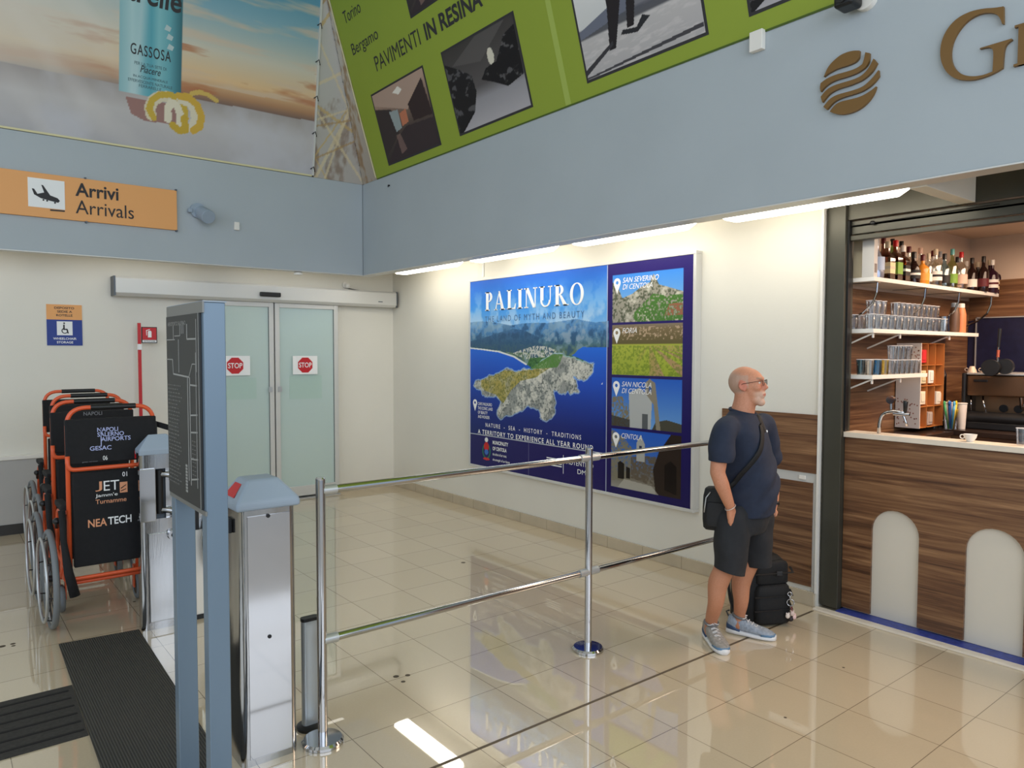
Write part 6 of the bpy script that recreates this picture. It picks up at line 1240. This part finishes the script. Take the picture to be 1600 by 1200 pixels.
# shoes
def shoe(A_, D, label, heelcol):
    s = Vector((-D.y, D.x, 0)); base = Vector((A_.x, A_.y, 0)) - D*.075
    def sec(t, w_, z0, z1, n=16, sq=2.6):
        c = base + D*t; r_ = []
        for k in range(n):
            a = 2*PI*k/n; x = math.copysign(abs(math.cos(a))**(2/sq), math.cos(a)); y = math.copysign(abs(math.sin(a))**(2/sq), math.sin(a)); r_.append(tuple(c + s*w_*x + up*((z0+z1)/2+(z1-z0)/2*y)))
        return r_
    o = mk('shoe', MB().rings([sec(t, w_, .022, z) for t, w_, z in ((.002,.022,.075),(.012,.034,.115),(.05,.038,.118),(.09,.040,.108),(.13,.043,.092),(.18,.048,.072),(.235,.048,.058),(.27,.038,.048),(.288,.018,.040))]), noisy('grey_mesh_fabric_'+heelcol[0], rgb(*heelcol[1]), .8, 60, .12, .3, bscale=900), man, smooth=True)
    o['label'] = label
    mk('sole', MB().rings([sec(t, w_, 0.0, z, sq=3.5) for t, w_, z in ((-.006,.02,.034),(.006,.036,.038),(.06,.041,.034),(.12,.044,.030),(.19,.052,.028),(.245,.050,.028),(.28,.038,.03),(.298,.018,.034))]), mat('white_foam_sole', rgb(222,222,222), .5), o, smooth=True)
    mk('toe_cap', MB().rings([sec(t, w_, .018, z) for t, w_, z in ((.215,.0505,.040),(.245,.0495,.045),(.275,.040,.042),(.293,.02,.038))]), mat('steel_blue_trim', rgb(92,126,156), .5), o, smooth=True)
    mk('heel_counter', MB().rings([sec(t, w_, .02, z) for t, w_, z in ((-.002,.024,.068),(.010,.0365,.08),(.045,.0405,.06),(.085,.0425,.040))]), mat('navy_heel_trim', rgb(48,70,102), .5), o, smooth=True)
    mk('pull_tab', MB().tube([tuple(base+D*.008+up*.10), tuple(base-D*.008+up*.13), tuple(base+D*.012+up*.14)], .005, 6), M_black, o)
    lc = MB()
    for k in range(5):
        t = .105+k*.025; z = .108-k*.0125; lc.tube([tuple(base+D*t+s*.024+up*(z-.006)), tuple(base+D*(t+.006)+up*(z+.006)), tuple(base+D*t-s*.024+up*(z-.006))], .0034, 6); lc.tube([tuple(base+D*t+s*.024+up*(z-.006)), tuple(base+D*(t+.025)-s*.022+up*(z-.012))], .003, 6)
    lc.torus(base+D*.10+s*.018+up*.118, s*.3+up, .018, .003, 16, 5); lc.torus(base+D*.10-s*.018+up*.116, -s*.3+up, .018, .003, 16, 5)
    mk('laces', lc, mat('pale_laces', rgb(206,204,202), .7), o, smooth=True)
    mk('sock_collar', MB().torus(Vector((A_.x,A_.y,.115))+D*.0, up+D*.25, .040, .008, 24, 6), mat('grey_knit_lining', rgb(110,108,108), .9), o, smooth=True)
shoe(AR, RF, 'grey knitted trainer pointing to the viewer', ('warm',(150,146,140))); shoe(AL, LFd, 'blue and grey trainer in side view', ('cool',(150,160,172)))

# shoulder bag worn across the body
t = thing('shoulder_bag', 'black shoulder bag hanging behind the right forearm of the man', 'bag', tuple(MO), -YAW)
bc = Vector((-0.121,-0.02,0.815)); bf = Vector((.55,.83,0)); bs_ = Vector((-.83,.55,0)).normalized(); bf = Vector((-bs_.y, bs_.x, 0))
def bbox(mb, c, hx, hy, hz, fx, r=.25):
    fy = Vector((-fx.y, fx.x, 0)); rs = []
    for z, k in ((-hz,.80),(-hz*.9,.94),(-hz*.5,1.),(0,1.),(hz*.6,.96),(hz*.92,.86),(hz,.7)):
        rs.append([tuple(c + fx*hx*k*math.copysign(abs(math.cos(a))**.5, math.cos(a)) + fy*hy*k*math.copysign(abs(math.sin(a))**.5, math.sin(a)) + up*z) for a in [2*PI*i/24 for i in range(24)]])
    return mb.rings(rs)
bd = Vector((.92,-.39,0)).normalized()
bagc = Vector((-0.144,-0.06,0.835))
mk('bag_body', bbox(MB(), bagc, .085, .052, .128, bd), noisy('black_nylon', rgb(22,22,23), .6, 50, .1, .2, bscale=400), t, smooth=True)
n_ = Vector((bd.y, -bd.x, 0))
mk('front_pocket', bbox(MB(), bagc+n_*.048-up*.03, .062, .014, .075, bd), MATS['black_nylon'], t, smooth=True)
mk('zip', MB().tube([tuple(bagc+n_*.055-bd*.065+up*z_+bd*k) for z_, k in ((.105,.03),(.07,.005),(.03,.0),(-.02,-.005))], .004, 6), M_alu, t, smooth=True)
so, _ = smooth_chain([Vector((0.063,0.02,1.38))+up*.012, strap[0]+Vector((.0,-.05,.0)), *strap[1:], Vector((-0.097,-0.12,0.96)), bagc+up*.10+bd*.03], [1]*8, 6)
from mathutils.bvhtree import BVHTree
_bv = BVHTree.FromPolygons([v_.co.copy() for v_ in shirt.data.vertices], [tuple(p.vertices) for p in shirt.data.polygons])
_e = Vector((0.19,-0.1,1.299)); _d = Vector((-.45,.9,0)).normalized(); _h = _bv.ray_cast(_e-_d*.3, _d, .8)
if _h[0] is not None: mk('chest_emblem', MB().ell(_h[0]+_h[1]*.001, (.007,.004,.008), 10, 8), M_inkw, shirt)
def strap_fit():
    """lay the strap on the outside of the shirt"""
    pts = []
    for p in so:
        ax = Vector((0.045,0,1.115)); ax.z = p.z; d = (p-ax); d.z = 0; d.normalize()
        hit = _bv.ray_cast(ax+d*.6, -d, .6)
        if hit[0] is not None and p.z < 1.36 and p.z > bagc.z+.16: p = hit[0] + d*.007
        elif p.z >= 1.36:
            h2 = _bv.ray_cast(Vector((p.x,p.y,1.7)), Vector((0,0,-1)), .5)
            if h2[0] is not None: p = h2[0] + up*.007
        pts.append(tuple(p))
    return pts
mk('shoulder_strap', MB().tube(strap_fit(), .019, 10, flat=.25), M_strap, t, smooth=True)

# rucksack standing on the floor behind him
t = thing('rucksack', 'black rucksack standing on the floor against the wood panels behind the man', 'backpack', tuple(MO), -YAW)
GC = (0.255,0.372); rc = Vector((GC[0], GC[1], 0)); rx = Vector((.97,.22,0)).normalized(); ry = Vector((-rx.y, rx.x, 0))
bp_ = noisy('black_cordura', rgb(20,20,21), .7, 60, .1, .25, bscale=500)
def slab(c, hx, hy, z0, z1, tp=.85, lean=0.):
    rs = []
    for k_, s in ((0,.90),(.06,1.),(.5,1.),(.82,.98),(.94,tp+.05),(1.,tp-.12)):
        z = z0+(z1-z0)*k_; rs.append([tuple(c + rx*(hx*s*math.copysign(abs(math.cos(a))**.55, math.cos(a)) + lean*z) + ry*hy*s*math.copysign(abs(math.sin(a))**.55, math.sin(a)) + up*z) for a in [2*PI*i/28 for i in range(28)]])
    return MB().rings(rs)
mk('main_body', slab(rc, .165, .12, 0., .435), bp_, t, smooth=True)
mk('front_pocket', slab(rc+rx*.03-ry*.115, .125, .05, .015, .27), bp_, t, smooth=True); mk('side_pocket', slab(rc+rx*.16-ry*.0, .035, .09, .02, .24), bp_, t, smooth=True)
mk('top_pocket', slab(rc+rx*.03-ry*.105, .115, .038, .27, .42), bp_, t, smooth=True)
mk('carry_handle', MB().tube(round_path([tuple(rc-rx*.05+up*.42), tuple(rc-rx*.05+up*.46), tuple(rc+rx*.05+up*.46), tuple(rc+rx*.05+up*.42)], .02), .010, 8), M_strap, t, smooth=True)
sb = MB()
for z in (.35,.20,.11): sb.tube([tuple(rc-rx*.12-ry*.166+up*z), tuple(rc+rx*.15-ry*.166+up*z), tuple(rc+rx*.205-ry*.05+up*z)], .009, 8, flat=.4)
mk('compression_strap', sb, M_strap, t); 
mk('strap_buckle', MB().box(-.02,-.006,-.014, .02,.006,.014), M_black, t, bevel=.003).location = rc+rx*.05-ry*.170+up*.35
ps, _ = smooth_chain([rc-rx*.15+up*.40, rc-rx*.20+ry*.02+up*.28, rc-rx*.20+up*.14, rc-rx*.16+up*.05], [1]*4, 5); mk('padded_strap', MB().tube([tuple(p) for p in ps], .022, 10, flat=.4), M_strap, t, smooth=True)
t = thing('keyring', 'silver ring and dangling white and pink charms clipped to the rucksack', 'keyring', tuple(MO), -YAW)
KA = Vector((0.248,0,0.278)); kc = rc+rx*.12-ry*.182+up*.0
def kp(x, z): return kc + rx*x + up*z
mk('snap_hook', MB().torus(kp(0,.215), n_, .013, .0035, 20, 6).tube([tuple(kp(0,.20)), tuple(kp(.003,.18))], .004, 6), M_chrome, t, smooth=True)
mk('ring', MB().torus(kp(.006,.158), n_, .022, .0035, 28, 6), M_chrome, t, smooth=True)
mk('chain', MB().tube([tuple(kp(.012,.135)), tuple(kp(.016,.11)), tuple(kp(.02,.085))], .005, 6), mat('reddish_cord', rgb(120,60,56), .6), t, smooth=True)
for i, (x, z, c) in enumerate(((-.012,.072,(226,212,200)),(.034,.062,(232,196,190)),(.012,.05,(40,30,32)),(.022,.085,(214,190,180)))): mk('charm', MB().ell(kp(x, z), (.015,.010,.017), 14, 10).ell(kp(x-.008, z+.016), (.006,.006,.007), 8, 6).ell(kp(x+.008, z+.016), (.006,.006,.007), 8, 6), mat('charm_%d' % i, rgb(*c), .5), t, smooth=True)
